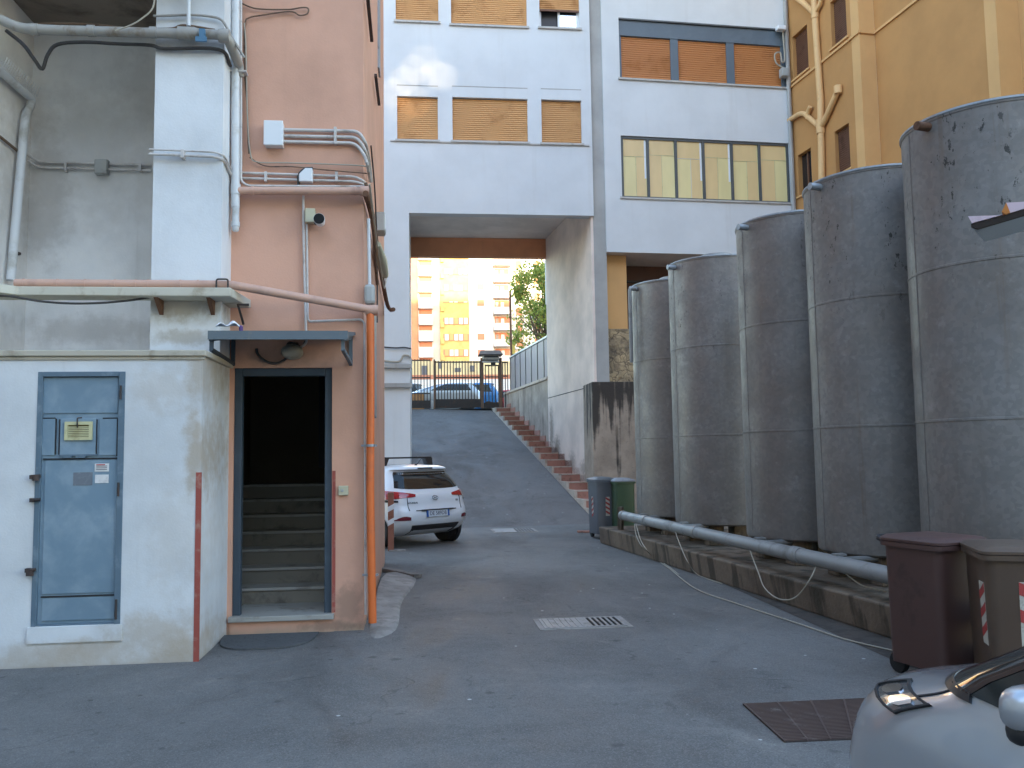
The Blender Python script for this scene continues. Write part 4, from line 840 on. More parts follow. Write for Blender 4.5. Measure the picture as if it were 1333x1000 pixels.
# ramp side wall and fence past the passage
rwl = thing('ramp_wall', 'stained low wall beside the stepped pavement with pale coping', 'wall', tf(6.7, 30, 0))
zc_ = PT(690, 499, 6.62)[2]
c = MB(tf); c.box(6.62, 6.9, a1_ + .01, 33.6, 0, zc_ - .09); c.build('stem', M['conc_wall2'], rwl)
c = MB(tf); c.box(6.57, 6.95, a1_ + .02, 33.65, zc_ - .089, zc_); c.build('coping', M['nosing'], rwl, bevel=.01)
fc = thing('ramp_fence', 'grey post and panel fence on the coping beside the ramp', 'fence', tf(6.76, 30, zc_))
zf = PT(690, 452, 6.76)[2]
for i in range(8):
    a = a1_ + .12 + i * .92; MB(tf).box(6.735, 6.785, a, a + .05, zc_, zf - .001).build('post', M['frame_grey'], fc)
c = MB(tf); c.box(6.72, 6.80, a1_ + .1, a1_ + 6.7, zf, zf + .06); c.build('top_rail', M['galv'], fc)
for i in range(7):
    a = a1_ + .18 + i * .92; MB(tf).box(6.755, 6.765, a, a + .85, zc_ + .04, zf - .02).build('panel', plain('mauve_mesh_panel', (.25, .215, .235), .6) if i == 0 else bpy.data.materials['mauve_mesh_panel'], fc)
lw = thing('ramp_kerb_wall', 'plain concrete wall holding the left side of the ramp', 'wall', tf(1.8, 30, 0)); MB(tf).box(1.5, 1.895, 27.3, 33.2, 0, 3.9).build('stem', M['conc_wall2'], lw)

# ================================================================== GATE
YG = 33.5; ZG = 3.42
def gx(px): return PY(px, 500, YG)[0]
def gz(py): return PY(600, py, YG)[2]
gate_mat = M['iron_dk']
def bars(th_, xa, xb, z0, z1, step, name='bar', solid=None, mids=()):
    n = max(1, int(round((xb - xa) / step)))
    for i in range(n + 1):
        x = xa + (xb - xa) * i / n; MB().box(x - .018, x + .018, YG - .018, YG + .018, z0, z1).build(name, gate_mat, th_)
    for zz in mids: MB().box(xa - .02, xb + .02, YG - .021, YG + .021, zz - .025, zz + .025).build('rail', gate_mat, th_)
    if solid: MB().box(xa - .02, xb + .02, YG - .012, YG + .012, z0, solid).build('kick_panel', gate_mat, th_)
gt = thing('main_gate', 'wide dark brown barred driveway gate at the top of the ramp', 'gate', (gx(595), YG, ZG))
bars(gt, gx(567), gx(625), ZG + .04, gz(470), .118, solid=gz(519.5), mids=(gz(471.5), gz(491.5)))
gl = thing('gate_leaf', 'short barred gate leaf left of the pale gap at the ramp top', 'gate', (gx(548), YG, ZG))
bars(gl, gx(520), gx(560), ZG + .04, gz(467.5), .118, solid=gz(521), mids=(gz(469), gz(491.5), gz(512)))
pg = thing('pedestrian_gate', 'narrow barred pedestrian gate under the small post roof', 'gate', (gx(640), YG, ZG))
bars(pg, gx(632), gx(649), ZG + .04, gz(475), .118, solid=gz(524), mids=(gz(476), gz(491)))
fg = thing('gate_side_bars', 'short run of fixed bars between pedestrian gate and ramp wall', 'fence', (gx(657), YG, ZG))
bars(fg, gx(654.5), gx(661), ZG + .04, gz(471), .10, mids=(gz(472), gz(490)))
for lab, px, wpx in (('left brown steel gate post under the small roof', 627.6, .12), ('right brown steel gate post under the small roof', 651.5, .12), ('slim dark gate post between the pale gap and the wide gate', 565.5, .07)):
    c = MB().box(gx(px) - wpx / 2, gx(px) + wpx / 2, YG - .06, YG + .06, ZG, gz(466 if wpx > .1 else 468)).build('gate_post', worn('brown_post_paint', (.16, .095, .065), (.10, .06, .045), 5, .6) if 'left b' in lab else (bpy.data.materials.get('brown_post_paint') or gate_mat), bevel=.008); tag(c, lab, 'post')
gr = thing('gate_roof', 'small tiled roof over the letter boxes above the pedestrian gate', 'roof', (gx(639), YG, gz(466)))
MB().prism([(gx(623), YG - .45, gz(463)), (gx(654), YG - .45, gz(463)), (gx(654), YG + .45, gz(463)), (gx(623), YG + .45, gz(463))], [(gx(626), YG - .1, gz(456.5)), (gx(651), YG - .1, gz(456.5)), (gx(651), YG + .1, gz(456.5)), (gx(626), YG + .1, gz(456.5))]).build('roof_slab', worn('small_roof_tiles', (.15, .11, .09), (.22, .18, .15), 6, .9), gr)
MB().box(gx(628.5), gx(649.5), YG - .3, YG + .3, gz(469.5), gz(463.2)).build('letter_box', M['steel_pipe'], gr, bevel=.02)
MB().box(gx(630), gx(648), YG - .31, YG - .3, gz(466.5), gz(464.5)).build('slot', M['black'], gr)
MB().box(gx(628), gx(650), YG - .08, YG + .08, gz(472.3), gz(470.6)).build('cross_beam', M['box_white'], gr)
MB().box(gx(639), gx(645), YG - .14, YG + .0, gz(476.5), gz(472.4)).build('closer', M['black'], gr)
st_ = MB().tube([PZ(639, 537, 3.42), (PZ(639, 537, 3.42)[0], PZ(639, 537, 3.42)[1], 3.42 + .45)], .06, seg=10); c = st_.build('bollard', M['iron_dk'], smooth=True); tag(c, 'short dark bollard at the top of the stepped pavement', 'bollard')
c = MB().box(gx(560.5), gx(563.8), YG + .1, YG + .5, ZG, gz(521)).build('gate_stop', M['box_white'], bevel=.02); tag(c, 'pale stone block in the gap between the gate leaves', 'block')
c = MB().box(PY(541, 500, 36)[0] - 1.2, PY(552, 500, 36)[0], 35.4, 36, ZG, PY(548, 512, 35.4)[2]).build('timber_crate', worn('orange_wood_planks', (.40, .20, .08), (.2, .1, .05), 6, .8), bevel=.02); tag(c, 'orange brown wooden crate behind the short gate leaf', 'crate')
# pole and sunlit sign beyond the gate
c = tube([(PY(666, 470, 38)[0], 38, 3.4), (PY(664, 380, 38)[0], 38, PY(664, 380, 38)[2])], .05, seg=8).build('sign_pole', M['rust'], smooth=True); tag(c, 'slim brown pole rising behind the fence at the passage mouth', 'pole')

# ================================================================== OCHRE BUILDING (right)
q = rf(SE, 0, 0); DY = cos(TA) * q[0] + sin(TA) * q[1]; aJ = ta(q)
yb_ = thing('ochre_building', 'ochre rendered building stepping forward in pale pilasters behind the tanks', 'building', tf(DY, 18, 0))
def yl(d, a, z): return tf(DY + d, a, z)
def YQ(px, py, d=0.0): q = PT(px, py, DY + d); return ta(q), q[2]
aP = YQ(1122, 100)[0]; JW = .40; aP2 = YQ(1300, 60, JW)[0]
hl = []
for (tl, tr, bl_, br_) in (((1032, 42), (1051, 32), (1033, 106), (1052, 88)), ((1081, 2), (1101, -8), (1083, 64), (1102, 48)), ((1038, 203), (1056, 193), (1041, 262), (1057, 245)), ((1086, 170), (1105, 160), (1089, 228), (1107, 214))):
    aa = (YQ(*tl)[0] + YQ(*bl_)[0]) / 2; ab = (YQ(*tr)[0] + YQ(*br_)[0]) / 2
    zt_ = (YQ(*tl)[1] + YQ(*tr)[1]) / 2; zb2 = (YQ(*bl_)[1] + YQ(*br_)[1]) / 2; hl.append([ab, aa, zb2, zt_])
for h in hl: print('ochre win', [round(v, 2) for v in h])
# normalise the openings so that they share heads and sills per storey
for i, j in ((0, 1), (2, 3)):
    zt_ = (hl[i][3] + hl[j][3]) / 2; zb2 = (hl[i][2] + hl[j][2]) / 2
    for k in (i, j): hl[k][2] = zb2; hl[k][3] = zt_
fy = lambda x, y, z: yl(y, -x, z)      # x runs towards the camera, y grows into the wall
hx = [(-h[1], -h[0], h[2], h[3]) for h in hl]
w = MB(fy); w.wall(-(aJ + .3), -aP, 0, 0, 26, hx, .16); w.build('wall', M['yellow'], yb_)
w = MB(fy); w.wall(-aP + .001, -aP2, JW, 0, 26, [], .1); w.build('recessed_wall', M['yellow'], yb_)
w = MB(fy); w.box(-aP - .32, -aP, -.015, JW, 0, 26); w.build('pilaster', M['yellow_lt'], yb_)
w = MB(fy); w.box(-aP2, -aP2 + 4.5, JW + .5, JW + .7, 0, 26); w.box(-aP2 - .3, -aP2 , JW - .015, JW + .72, 0, 26); w.build('pilaster', M['yellow_lt'], yb_)
w = MB(fy); w.quad((-aJ, 0, 26), (-aP2 + 4, JW, 26), (-aP2 + 4, 10, 26), (-aJ, 10, 26)); w.build('roof', M['ledge'], yb_)
zl_ = (YQ(1069, 81)[1] + YQ(1117, 42)[1]) / 2
w = MB(fy); w.box(-aJ, -aP - .33, -.045, -.001, zl_ - .06, zl_); w.box(-aP - .36, -aP + .04, -.06, -.0155, zl_ - .06, zl_); w.box(-aP + .001, -aP + .04, -.0, JW - .04, zl_ - .06, zl_); w.box(-aP + .001, -aP2 - .301, JW - .045, JW - .001, zl_ - .06, zl_); w.build('ledge', M['yellow_lt'], yb_)
for k, (a, b_, c_, d_) in enumerate(hx):
    s_ = MB(fy)
    if k == 2: s_.quad((a, .13, c_), (b_, .13, c_), (b_, .13, d_), (a, .13, d_)); s_.build('window_pane', M['glass_dk'], yb_); f = MB(fy); f.box((a + b_) / 2 - .03, (a + b_) / 2 + .03, .09, .129, c_, d_); f.build('window_frame', M['shut_dk'], yb_)
    else: corr(s_, a, b_, c_, d_, .10, .055, .03); s_.build('roller_shutter', M['shut_dk'], yb_)
    MB(fy).box(a - .08, b_ + .08, -.05, .159, c_ - .05, c_ - .003).build('sill', M['yellow_lt'], yb_)
def yp(px, py, d=-.09): q = PT(px, py, DY + d); return q
c = tube([yp(1057, -60), yp(1062, 40), yp(1068, 130), yp(1070, 250), yp(1071, 330)], .085, seg=12).build('soil_pipe', M['ochre_pipe'], smooth=True); tag(c, 'pale ochre upright soil pipe on the ochre wall', 'pipe'); LOC[c] = tuple(c.location)
b_ = MB(); b_.tube([yp(1067.5, 166), yp(1047, 148), yp(1041, 148), yp(1022, 160), yp(1020, 163)], .065, seg=10, bend=.15); b_.tube([yp(1051, 155), yp(1051.5, 146), yp(1055, 139)], .06, seg=10, bend=.1)
b_.tube([yp(1068, 166), yp(1073, 158), yp(1089, 122), yp(1092, 115)], .075, seg=10, bend=.15); b_.lathe([(.11, -.18), (.11, .18)], yp(1068, 165), 12); b_.lathe([(.10, -.1), (.10, .1)], yp(1091, 117), 12); b_.build('branch_pipe', M['ochre_pipe'], c, smooth=True)
b_ = MB(); b_.tube([yp(1061, 18), yp(1046, 4), yp(1030, -8)], .07, seg=10); b_.tube([yp(1061, 18), yp(1068, 4), yp(1072, -20)], .06, seg=10); b_.lathe([(.10, -.15), (.10, .15)], yp(1061, 17), 12); b_.build('branch_pipe', M['ochre_pipe'], c, smooth=True)

# ================================================================== PLINTH, TANKS, PIPE
ZP = .30; RT = .74
plth = MB(tf); LE = 4.66
plth.prism([(LE + .05, 3.5, 0), (LE + .10, 15.25, 0), (8, 15.25, 0), (8, 3.5, 0)], [(LE, 3.5, ZP), (LE + .06, 15.2, ZP), (8, 15.2, ZP), (8, 3.5, ZP)])
c = plth.build('plinth', M['plinth'], bevel=.02); struct(c); c.name = 'plinth_ground'
def ang(l, a):
    x, y, _ = tf(l, a, 0); return atan2(x, y)
def col_ang(px, py, z=2.5):
    q = PT(px, py, 5.0); return atan2(q[0], q[1])
tanks = []
LC = 5.0 + RT - .02
specs = [(825, 500, 'farthest and leftmost galvanised water tank with long overflow pipe beside the bins'),
         (874, 500, 'galvanised water tank second from the far end, in front of the brown portico'),
         (965, 500, 'galvanised water tank in the middle of the row of five'),
         (1056, 500, 'galvanised water tank second nearest the camera, below the ochre pilaster'),
         (1189, 500, 'nearest and largest looking galvanised water tank with black flaking marks behind the brown bins')]
for k, (px, py, lab) in enumerate(specs):
    A = col_ang(px, py); a = 6.0
    lo_, hi_ = 4.0, 20.0
    for _ in range(60):
        a = (lo_ + hi_) / 2; x, y, _z = tf(LC, a, 0); d = hypot(x, y); L_ = atan2(x, y) - asin(RT / d)
        if L_ > A: lo_ = a
        else: hi_ = a
    tanks.append((a, lab))
print('tanks', [round(t[0], 2) for t in tanks])
ZT0, ZT1 = .585, 4.46
def make_tank(a, lab):
    x, y, _ = tf(LC, a, 0)
    t = thing('water_tank', lab, 'tank', (x, y, ZP), 'row of five galvanised tanks')
    body = MB(); r = RT; pr_ = [(r * .55, ZT0 + .0), (r - .03, ZT0), (r - .005, ZT0 + .02), (r, ZT0 + .06)]
    hts = [ZT0 + 1.29, ZT0 + 2.58]
    for h in hts: pr_ += [(r, h - .012), (r + .006, h - .009), (r + .006, h + .009), (r, h + .012)]
    pr_ += [(r, ZT1 - .03), (r + .006, ZT1 - .028), (r + .008, ZT1 - .012), (r - .01, ZT1), (r - .15, ZT1 + .045), (.25, ZT1 + .12)]
    body.lathe(pr_, (x, y, 0), 72); b = body.build('shell', M['tank'], t, smooth=True, sharp=25)
    se = MB(); th_ = atan2(-y, -x) - 1.05
    se.box(0, 0, 0, 0, 0, 0) if False else None
    cx_, cy_ = x + (r + .001) * cos(th_), y + (r + .001) * sin(th_)
    se.tube([(cx_, cy_, ZT0 + .07), (cx_, cy_, ZT1 - .04)], .0045, seg=6); se.build('seam', M['tank'], b, smooth=True)
    rim = MB(); rim.lathe([(r + .004, ZT1 - .012), (r + .014, ZT1 - .004), (r + .012, ZT1 + .014), (r - .01, ZT1 + .012)], (x, y, 0), 72, caps=False); rim.build('rim', M['galv'], t, smooth=True)
    th2 = atan2(-cos(TA) * 0 + -sin(TA), -cos(TA)) + .15
    stb = MB(); dx_, dy_ = cos(th2), sin(th2); zz = ZT1 - .07
    stb.tube([(x + dx_ * (r - .05), y + dy_ * (r - .05), zz), (x + dx_ * (r + .13), y + dy_ * (r + .13), zz)], .038, seg=14); stb.build('overflow_stub', M['rust'] if 'nearest and' in lab else M['galv'], t, smooth=True)
    if 'farthest' in lab:
        stb = MB(); X_, Y_ = x + dx_ * (r + .13), y + dy_ * (r + .13); stb.tube([(X_ + .1, Y_, zz), (X_, Y_, zz), (X_, Y_, zz - 1.25)], .032, seg=12, bend=.06); stb.build('overflow_pipe', M['pvc'], t, smooth=True)
    for q in range(4):
        th3 = TA + pi / 4 + q * pi / 2; fx_, fy_ = x + .52 * cos(th3), y + .52 * sin(th3)
        MB(lambda X, Y, Z, fx_=fx_, fy_=fy_: (fx_ + cos(TA) * X - sin(TA) * Y, fy_ + sin(TA) * X + cos(TA) * Y, Z)).box(-.11, .11, -.11, .11, ZP + .001, ZT0 - .002).build('foot', M['plinth'], t, bevel=.01)
    hat = MB(); hat.lathe([(.26, ZT1 + .11), (.26, ZT1 + .15), (.05, ZT1 + .17)], (x, y, 0), 24); hat.build('hatch', M['galv'], t, smooth=True)
    return t
for a, lab in tanks: make_tank(a, lab)
# long collector pipe
p0 = PT(810, 671, 4.87); p1 = PT(1166, 751, 4.78); d_ = (np.array(p1) - np.array(p0)); p2 = tuple(np.array(p1) + d_ * .22)
c = tube([p0, p1, p2], .078, seg=18).build('collector_pipe', M['pvc'], smooth=True); tag(c, 'long grey plastic pipe running level in front of all five tanks', 'pipe'); LOC[c] = tuple(c.location)
e = d_ / np.linalg.norm(d_)
for t in (.155, .42, .78, .012):
    q = np.array(p0) + d_ * t; h_ = .09 if t > .1 else .04; MB().tube([tuple(q - e * h_), tuple(q + e * h_)], .086, seg=18).build('coupling', M['pvc'], c, smooth=True)
for t_a, lab in tanks:
    # valve tee between pipe and tank
    tt = (t_a - .42 - ta(p0)) / (ta(p1) - ta(p0)); q = np.array(p0) + d_ * tt
    v_ = MB(); n_ = np.array((cos(TA), sin(TA), 0)); v_.tube([tuple(q + n_ * .05 + np.array((0, 0, .03))), tuple(q + n_ * .5 + np.array((0, 0, .03)))], .032, seg=10); v_.tube([tuple(q + n_ * .06 + np.array((0, 0, .0))), tuple(q + n_ * .06 + np.array((0, 0, .10)))], .02, seg=8)
    v_.box(q[0] - .02, q[0] + .09, q[1] - .05, q[1] + .05, q[2] + .075, q[2] + .095); v_.build('valve', M['pvc'], c, smooth=True)
for t in (.08, .62, .9):
    q = np.array(p0) + d_ * t; 
# hanging cables
def gl_(px, py, z=0.0): return PZ(px, py, z)
def pp(px, py, l): return PT(px, py, l)
cabs = [('pale double cable hanging from the far end of the collector pipe to the ground', [pp(826, 682, 4.80), pp(828, 696, 4.66), pp(836, 712, 4.58), PZ(850, 724, .012), PZ(864, 733, .012), PZ(884, 748, .012)]),
        ('long pale cable trailing on the ground along the gutter', [pp(828, 683, 4.80), pp(834, 703, 4.62), pp(842, 716, 4.57), PZ(852, 727, .012), PZ(870, 739, .012), PZ(905, 766, .012), PZ(960, 786, .012), PZ(1040, 812, .012), PZ(1100, 832, .012), PZ(1185, 852, .012)]),
        ('pale cable dropping from under the second far tank', [pp(879, 692, 4.80), pp(886, 711, 4.60), pp(895, 731, 4.54), PZ(908, 748, .012), PZ(940, 760, .012)]),
        ('pale cable looping below the pipe at the middle tank', [pp(976, 716, 4.76), pp(987, 745, 4.62), pp(995, 765, 4.56), pp(1010, 778, 4.55), pp(1026, 781, 4.55), pp(1040, 774, 4.6), pp(1055, 753, 4.64), pp(1062, 738, 4.75)]),
        ('pale cable under the collector pipe beside the brown bin', [pp(1101, 747, 4.75), pp(1120, 761, 4.8), pp(1140, 767, 4.85), pp(1166, 773, 4.9)])]
for lab, pts in cabs:
    c = tube(spline(pts, 6), .0065, seg=6).build('cable', M['cable_tan'], smooth=True); tag(c, lab, 'cable')
# ================================================================== BINS
def bin_thing(lab, f, w, d, h, mat, mat_lid, cat='bin', stripes=(), lidbump=True, taper=.90, grp=None):
    """wheeled bin in a local frame f: x right, y away from the viewer, origin at the base centre"""
    b = thing('wheeled_bin', lab, cat, f(0, 0, 0), grp)
    k = taper; wb_, db = w * k / 2, d * k / 2; w2, d2 = w / 2, d / 2
    m = MB(f)
    def rr(x, y, r, z):
        out = []
        for cx_, cy_, t0 in ((x - r, y - r, 0), (-x + r, y - r, 90), (-x + r, -y + r, 180), (x - r, -y + r, 270)):
            for q in range(4): t = radians(t0 + q * 30); out.append((cx_ + r * cos(t), cy_ + r * sin(t), z))
        return out
    lv = [rr(wb_, db, .05, .09), rr(wb_ + .005, db + .005, .06, .12), rr(w2 - .012, d2 - .012, .06, h - .10), rr(w2 - .01, d2 - .01, .06, h - .07), rr(w2 + .012, d2 + .012, .06, h - .068), rr(w2 + .012, d2 + .012, .06, h - .035)]
    n = 16; vs = sum(lv, []); fs = [(i * n + j, i * n + (j + 1) % n, (i + 1) * n + (j + 1) % n, (i + 1) * n + j) for i in range(len(lv) - 1) for j in range(n)] + [tuple(range(n - 1, -1, -1)), tuple((len(lv) - 1) * n + j for j in range(n))]
    m.add(vs, fs); m.build('tub', mat, b, smooth=True)
    l = MB(f); lv = [rr(w2 + .015, d2 + .015, .06, h - .030), rr(w2 + .015, d2 + .015, .06, h - .012), rr(w2 - .02, d2 - .02, .06, h + .012), rr(w2 * .55, d2 * .55, .05, h + (.035 if lidbump else .015))]
    vs = sum(lv, []); fs = [(i * n + j, i * n + (j + 1) % n, (i + 1) * n + (j + 1) % n, (i + 1) * n + j) for i in range(len(lv) - 1) for j in range(n)] + [tuple(range(n - 1, -1, -1)), tuple((len(lv) - 1) * n + j for j in range(n))]
    l.add(vs, fs); l.build('lid', mat_lid, b, smooth=True)
    hd = MB(f); hd.tube([(-w2 * .7, d2 + .01, h - .06), (-w2 * .7, d2 + .10, h - .02), (w2 * .7, d2 + .10, h - .02), (w2 * .7, d2 + .01, h - .06)], .018, bend=.03); hd.build('handle', M['black'], b, smooth=True)
    for s in (-1, 1):
        wl = MB(f); wl.lathe([(.03, -.025), (.072, -.024), (.076, 0), (.072, .024), (.03, .025)], (s * (wb_ - .06), db - .03, .076), 20, 'x'); wl.build('wheel', M['rubber'], b, smooth=True)
    for (xa, xb, za, zb, face) in stripes:
        # red and white reflective sticker
        def onf(x, z, off):
            t = (z - .1) / (h - .2); 
            if face == 'f': return (x, -(db + (d2 - .012 - db) * t) - off, z)
            return (-(wb_ + (w2 - .012 - wb_) * t) - off, x, z)
        s_ = MB(f); s_.prism([onf(xa, za, .0005), onf(xb, za, .0005), onf(xb, zb, .0005), onf(xa, zb, .0005)], [onf(xa, za, .003), onf(xb, za, .003), onf(xb, zb, .003), onf(xa, zb, .003)])
        so_ = s_.build('reflective_sticker', worn('sticker_cream', (.55, .52, .44), (.30, .26, .22), 14, .6), b)
        r_ = MB(f); H_ = zb - za; W_ = xb - xa; nst_ = max(2, int(H_ / max(W_, .06) * .9)); hs = H_ / (nst_ + .5)
        for q in range(nst_ + 1):
            z0 = zb - q * hs; pts = []
            poly = [(xa, z0), (xb, z0 - hs * .55), (xb, z0 - hs * 1.02), (xa, z0 - hs * .47)]
            poly = [(x, min(zb, max(za, z))) for x, z in poly]
            if len(set(poly)) < 4 or abs(poly[0][1] - poly[3][1]) < .01 : continue
            r_.prism([onf(x, z, .0035) for x, z in poly], [onf(x, z, .0045) for x, z in poly])
        r_.build('sticker_stripe', worn('sticker_red', (.42, .05, .045), (.25, .06, .05), 14, .6), so_)
    return b
def frame_at(x, y, rot, z=0.0):
    c, s = cos(rot), sin(rot)
    return lambda X, Y, Z: (x + c * X - s * Y, y + s * X + c * Y, z + Z)
# two brown bins, front right
def corner_frame(px, py, h, w, d, rot):
    q = PZ(px, py, h); c, s = cos(rot), sin(rot); x, y = w / 2, d / 2
    return frame_at(q[0] + c * x - s * y, q[1] + s * x + c * y, rot)
bin_thing('dark reddish brown bin with flat lid left of the striped bin', corner_frame(1221, 711, .97, .50, .54, radians(15)), .50, .54, 1.0, M['bin_brown'], M['bin_brown'], lidbump=False, grp='brown bins')
bin_thing('worn brown bin with red and cream striped stickers at the right edge', corner_frame(1281, 722, .97, .62, .60, radians(-21)), .62, .60, 1.0, M['bin_brown2'], M['bin_brown2'], lidbump=False, stripes=((-.12, .12, .38, .80, 'f'), (-.20, -.08, .36, .78, 's')), grp='brown bins')
# grey and green bins beside the far tank
g0 = PZ(789, 703, 0)
bin_thing('grey bin with red and white stripes against the streaked retaining wall', frame_at(g0[0] + .02, g0[1] + .42, .12), .40, .62, 1.14, M['bin_grey'], M['bin_grey'], stripes=((-.02, .06, .42, .80, 'f'), (-.05, .05, .35, .8, 's')), grp='bins by the ramp')
g1 = PZ(814, 703, 0)
bin_thing('dark green bin with pale grey lid squeezed between the grey bin and the far tank', frame_at(g1[0] - .0, g1[1] + .30, .10), .42, .60, 1.12, M['bin_green'], worn('pale_grey_lid', (.26, .28, .31), (.2, .2, .21), 3, .5), grp='bins by the ramp')
c = MB(); q0 = PZ(773, 693, 0); q1 = PT(778, 640, 6.05); c.prism([(q0[0], q0[1], 0), (q0[0] + .5, q0[1] + .35, 0), (q0[0] + .5, q0[1] + .40, 0), (q0[0], q0[1] + .05, 0)], [(q0[0] + .12, q0[1] + .25, .85), (q0[0] + .55, q0[1] + .55, .85), (q0[0] + .55, q0[1] + .60, .85), (q0[0] + .12, q0[1] + .30, .85)])
c = c.build('board', worn('brown_chipboard', (.22, .15, .10), (.14, .10, .07), 5, .9)); tag(c, 'brown board leaning against the grey bin at the foot of the ramp', 'board')
c = MB()
for i, (dx_, dy_) in enumerate(((0, 0), (.13, .06), (.2, -.08), (-.1, .05))): c.box(q0[0] - .25 + dx_, q0[0] - .12 + dx_, q0[1] - .1 + dy_, q0[1] - .03 + dy_, 0, .045)
c = c.build('rubble', M['terracotta'], bevel=.012); tag(c, 'few broken tile pieces lying at the foot of the stepped pavement', 'rubble')
gp_ = tube([PT(808, 660, 4.9), PT(808, 698, 4.9)], .055, seg=4).build('pipe_post', M['plinth']); tag(gp_, 'short grey post at the far end of the collector pipe', 'post')

# ================================================================== DRAIN COVERS
def drain(lab, xa, xb, ya, yb, slots_from, slots, mat):
    d = thing('drain_cover', lab, 'drain', ((xa + xb) / 2, (ya + yb) / 2, 0))
    MB().box(xa - .05, xb + .05, ya - .04, yb + .04, -.02, .006).build('surround', M['patch'], d)
    xm = xa + (xb - xa) * slots_from
    pl_ = MB(); pl_.box(xa, xm, ya, yb, -.01, .012)
    pl_.build('plate', mat, d)
    rb = MB(); nx = int((xm - xa) / .06)
    for i in range(nx):
        x = xa + .03 + i * (xm - xa - .05) / nx; rb.box(x, x + .022, ya + .03, yb - .03, .012, .017)
    rb.build('rib', mat, d)
    MB().box(xm, xb, ya, yb, -.01, .0075).build('pit', M['pit'], d)
    gb = MB(); gb.box(xm, xb, ya, ya + .03, -.01, .014); gb.box(xm, xb, yb - .03, yb, -.01, .014)
    for i in range(slots + 1):
        x = xm + (xb - xm - .03) * i / slots; gb.box(x, x + (xb - xm) / slots * .38, ya + .03, yb - .03, -.005, .0135)
    gb.build('grille', mat, d)
M['pit'] = plain('drain_pit', (.006, .006, .006), 1.0)
M['iron_lt'] = worn('worn_cast_iron', (.30, .285, .27), (.20, .18, .16), 9, .55, bmp=.2)
pA_, pB_, pC_ = PZ(703, 820, 0), PZ(824, 820, 0), PZ(715, 808, 0)
drain('near drain with ribbed plate and black slots in the middle of the yard', PZ(706, 815, 0)[0], PZ(816, 815, 0)[0], pA_[1] + .0, pC_[1] + .05, .56, 6, M['iron_lt'])
pA_, pC_ = PZ(645, 694, 0), PZ(645, 689, 0)
drain('far drain with pale slots at the foot of the ramp', PZ(643, 691, 0)[0], PZ(696, 691, 0)[0], pA_[1], pC_[1], .5, 6, M['iron_lt'])
gq = [PZ(967, 918, 0), PZ(1021, 967, 0), PZ(1140, 962, 0), PZ(1140, 910, 0)]
dg = thing('metal_grate', 'large rust brown metal grate set in the asphalt beside the silver car', 'grate', (gq[0][0] + .5, gq[0][1] - .4, 0))
def gl2(u, v, z):
    p = np.array(gq[0]) * (1 - u) * (1 - v) + np.array(gq[3]) * u * (1 - v) + np.array(gq[1]) * (1 - u) * v + np.array(gq[2]) * u * v; return (p[0], p[1], z)
MB(gl2).box(0, 1, 0, 1, -.02, .005).build('pit', plain('grate_dirt', (.035, .022, .018), .95), dg)
m = MB(gl2)
for i in range(30): v = i / 30; m.box(.0, 1, v, v + .014, .0, .011)
for u in (0, .25, .5, .75, .985): m.box(u, u + .015, 0, 1, 0, .0125)
m.build('grille', worn('rusted_grate', (.085, .052, .043), (.26, .22, .20), 7, .65, t=(.55, .75)), dg)

# corrugated tin roof corner, right edge
tr = thing('tin_roof', 'corner of a small tin roof with pinkish caps and rusty edge at the right edge', 'roof', PY(1320, 285, 2.9))
YTn = 2.9
def slab(pts, y0, y1, name, mat, dz=0.0):
    P = [PY(px, py, YTn) for px, py in pts]
    MB().prism([(p[0], y0, p[2]) for p in P], [(p[0] + (y1 - y0) * .82, y1, p[2] + dz) for p in P]).build(name, mat, tr)
pinkt = worn('pinkish_tin', (.50, .38, .44), (.3, .22, .24), 4, .6)
slab([(1264, 291.5), (1305, 281), (1312, 278.5), (1345, 268.5), (1345, 276), (1272, 297.5), (1264, 295)], YTn, YTn + .02, 'edge', plain('dark_brown_edge', (.016, .009, .007), .9))
slab([(1259, 282), (1296, 281), (1304, 280), (1264, 291)], YTn - .005, YTn + .10, 'cap', pinkt, .012)
slab([(1308, 264.5), (1345, 262.5), (1345, 268), (1313, 278)], YTn - .005, YTn + .10, 'cap', pinkt, .012)
slab([(1301, 277), (1307, 265), (1312, 277.5), (1306, 280)], YTn - .012, YTn + .05, 'rusty_end', plain('orange_rust', (.42, .15, .03), .9))
pa, pb_, pc2 = PY(1272, 297, YTn), PY(1345, 276, YTn), .55
MB().prism([(pa[0], YTn + .02, pa[2] - .0), (pb_[0], YTn + .02, pb_[2] - .0), (pb_[0] + .15, YTn + .16, pb_[2] - .01), (pa[0] + .14, YTn + .16, pa[2] - .01)], [(pa[0], YTn + .02, pa[2] + .01), (pb_[0], YTn + .02, pb_[2] + .01), (pb_[0] + .15, YTn + .16, pb_[2] + .0), (pa[0] + .14, YTn + .16, pa[2] + .0)]).build('sheet', M['galv'], tr)
m = MB(); m.bar((pb_[0] + .25, YTn + .3, pb_[2]), (pb_[0] + .25, YTn + .3, 0), .05, .05); m.build('post', M['steel_pipe'], tr)

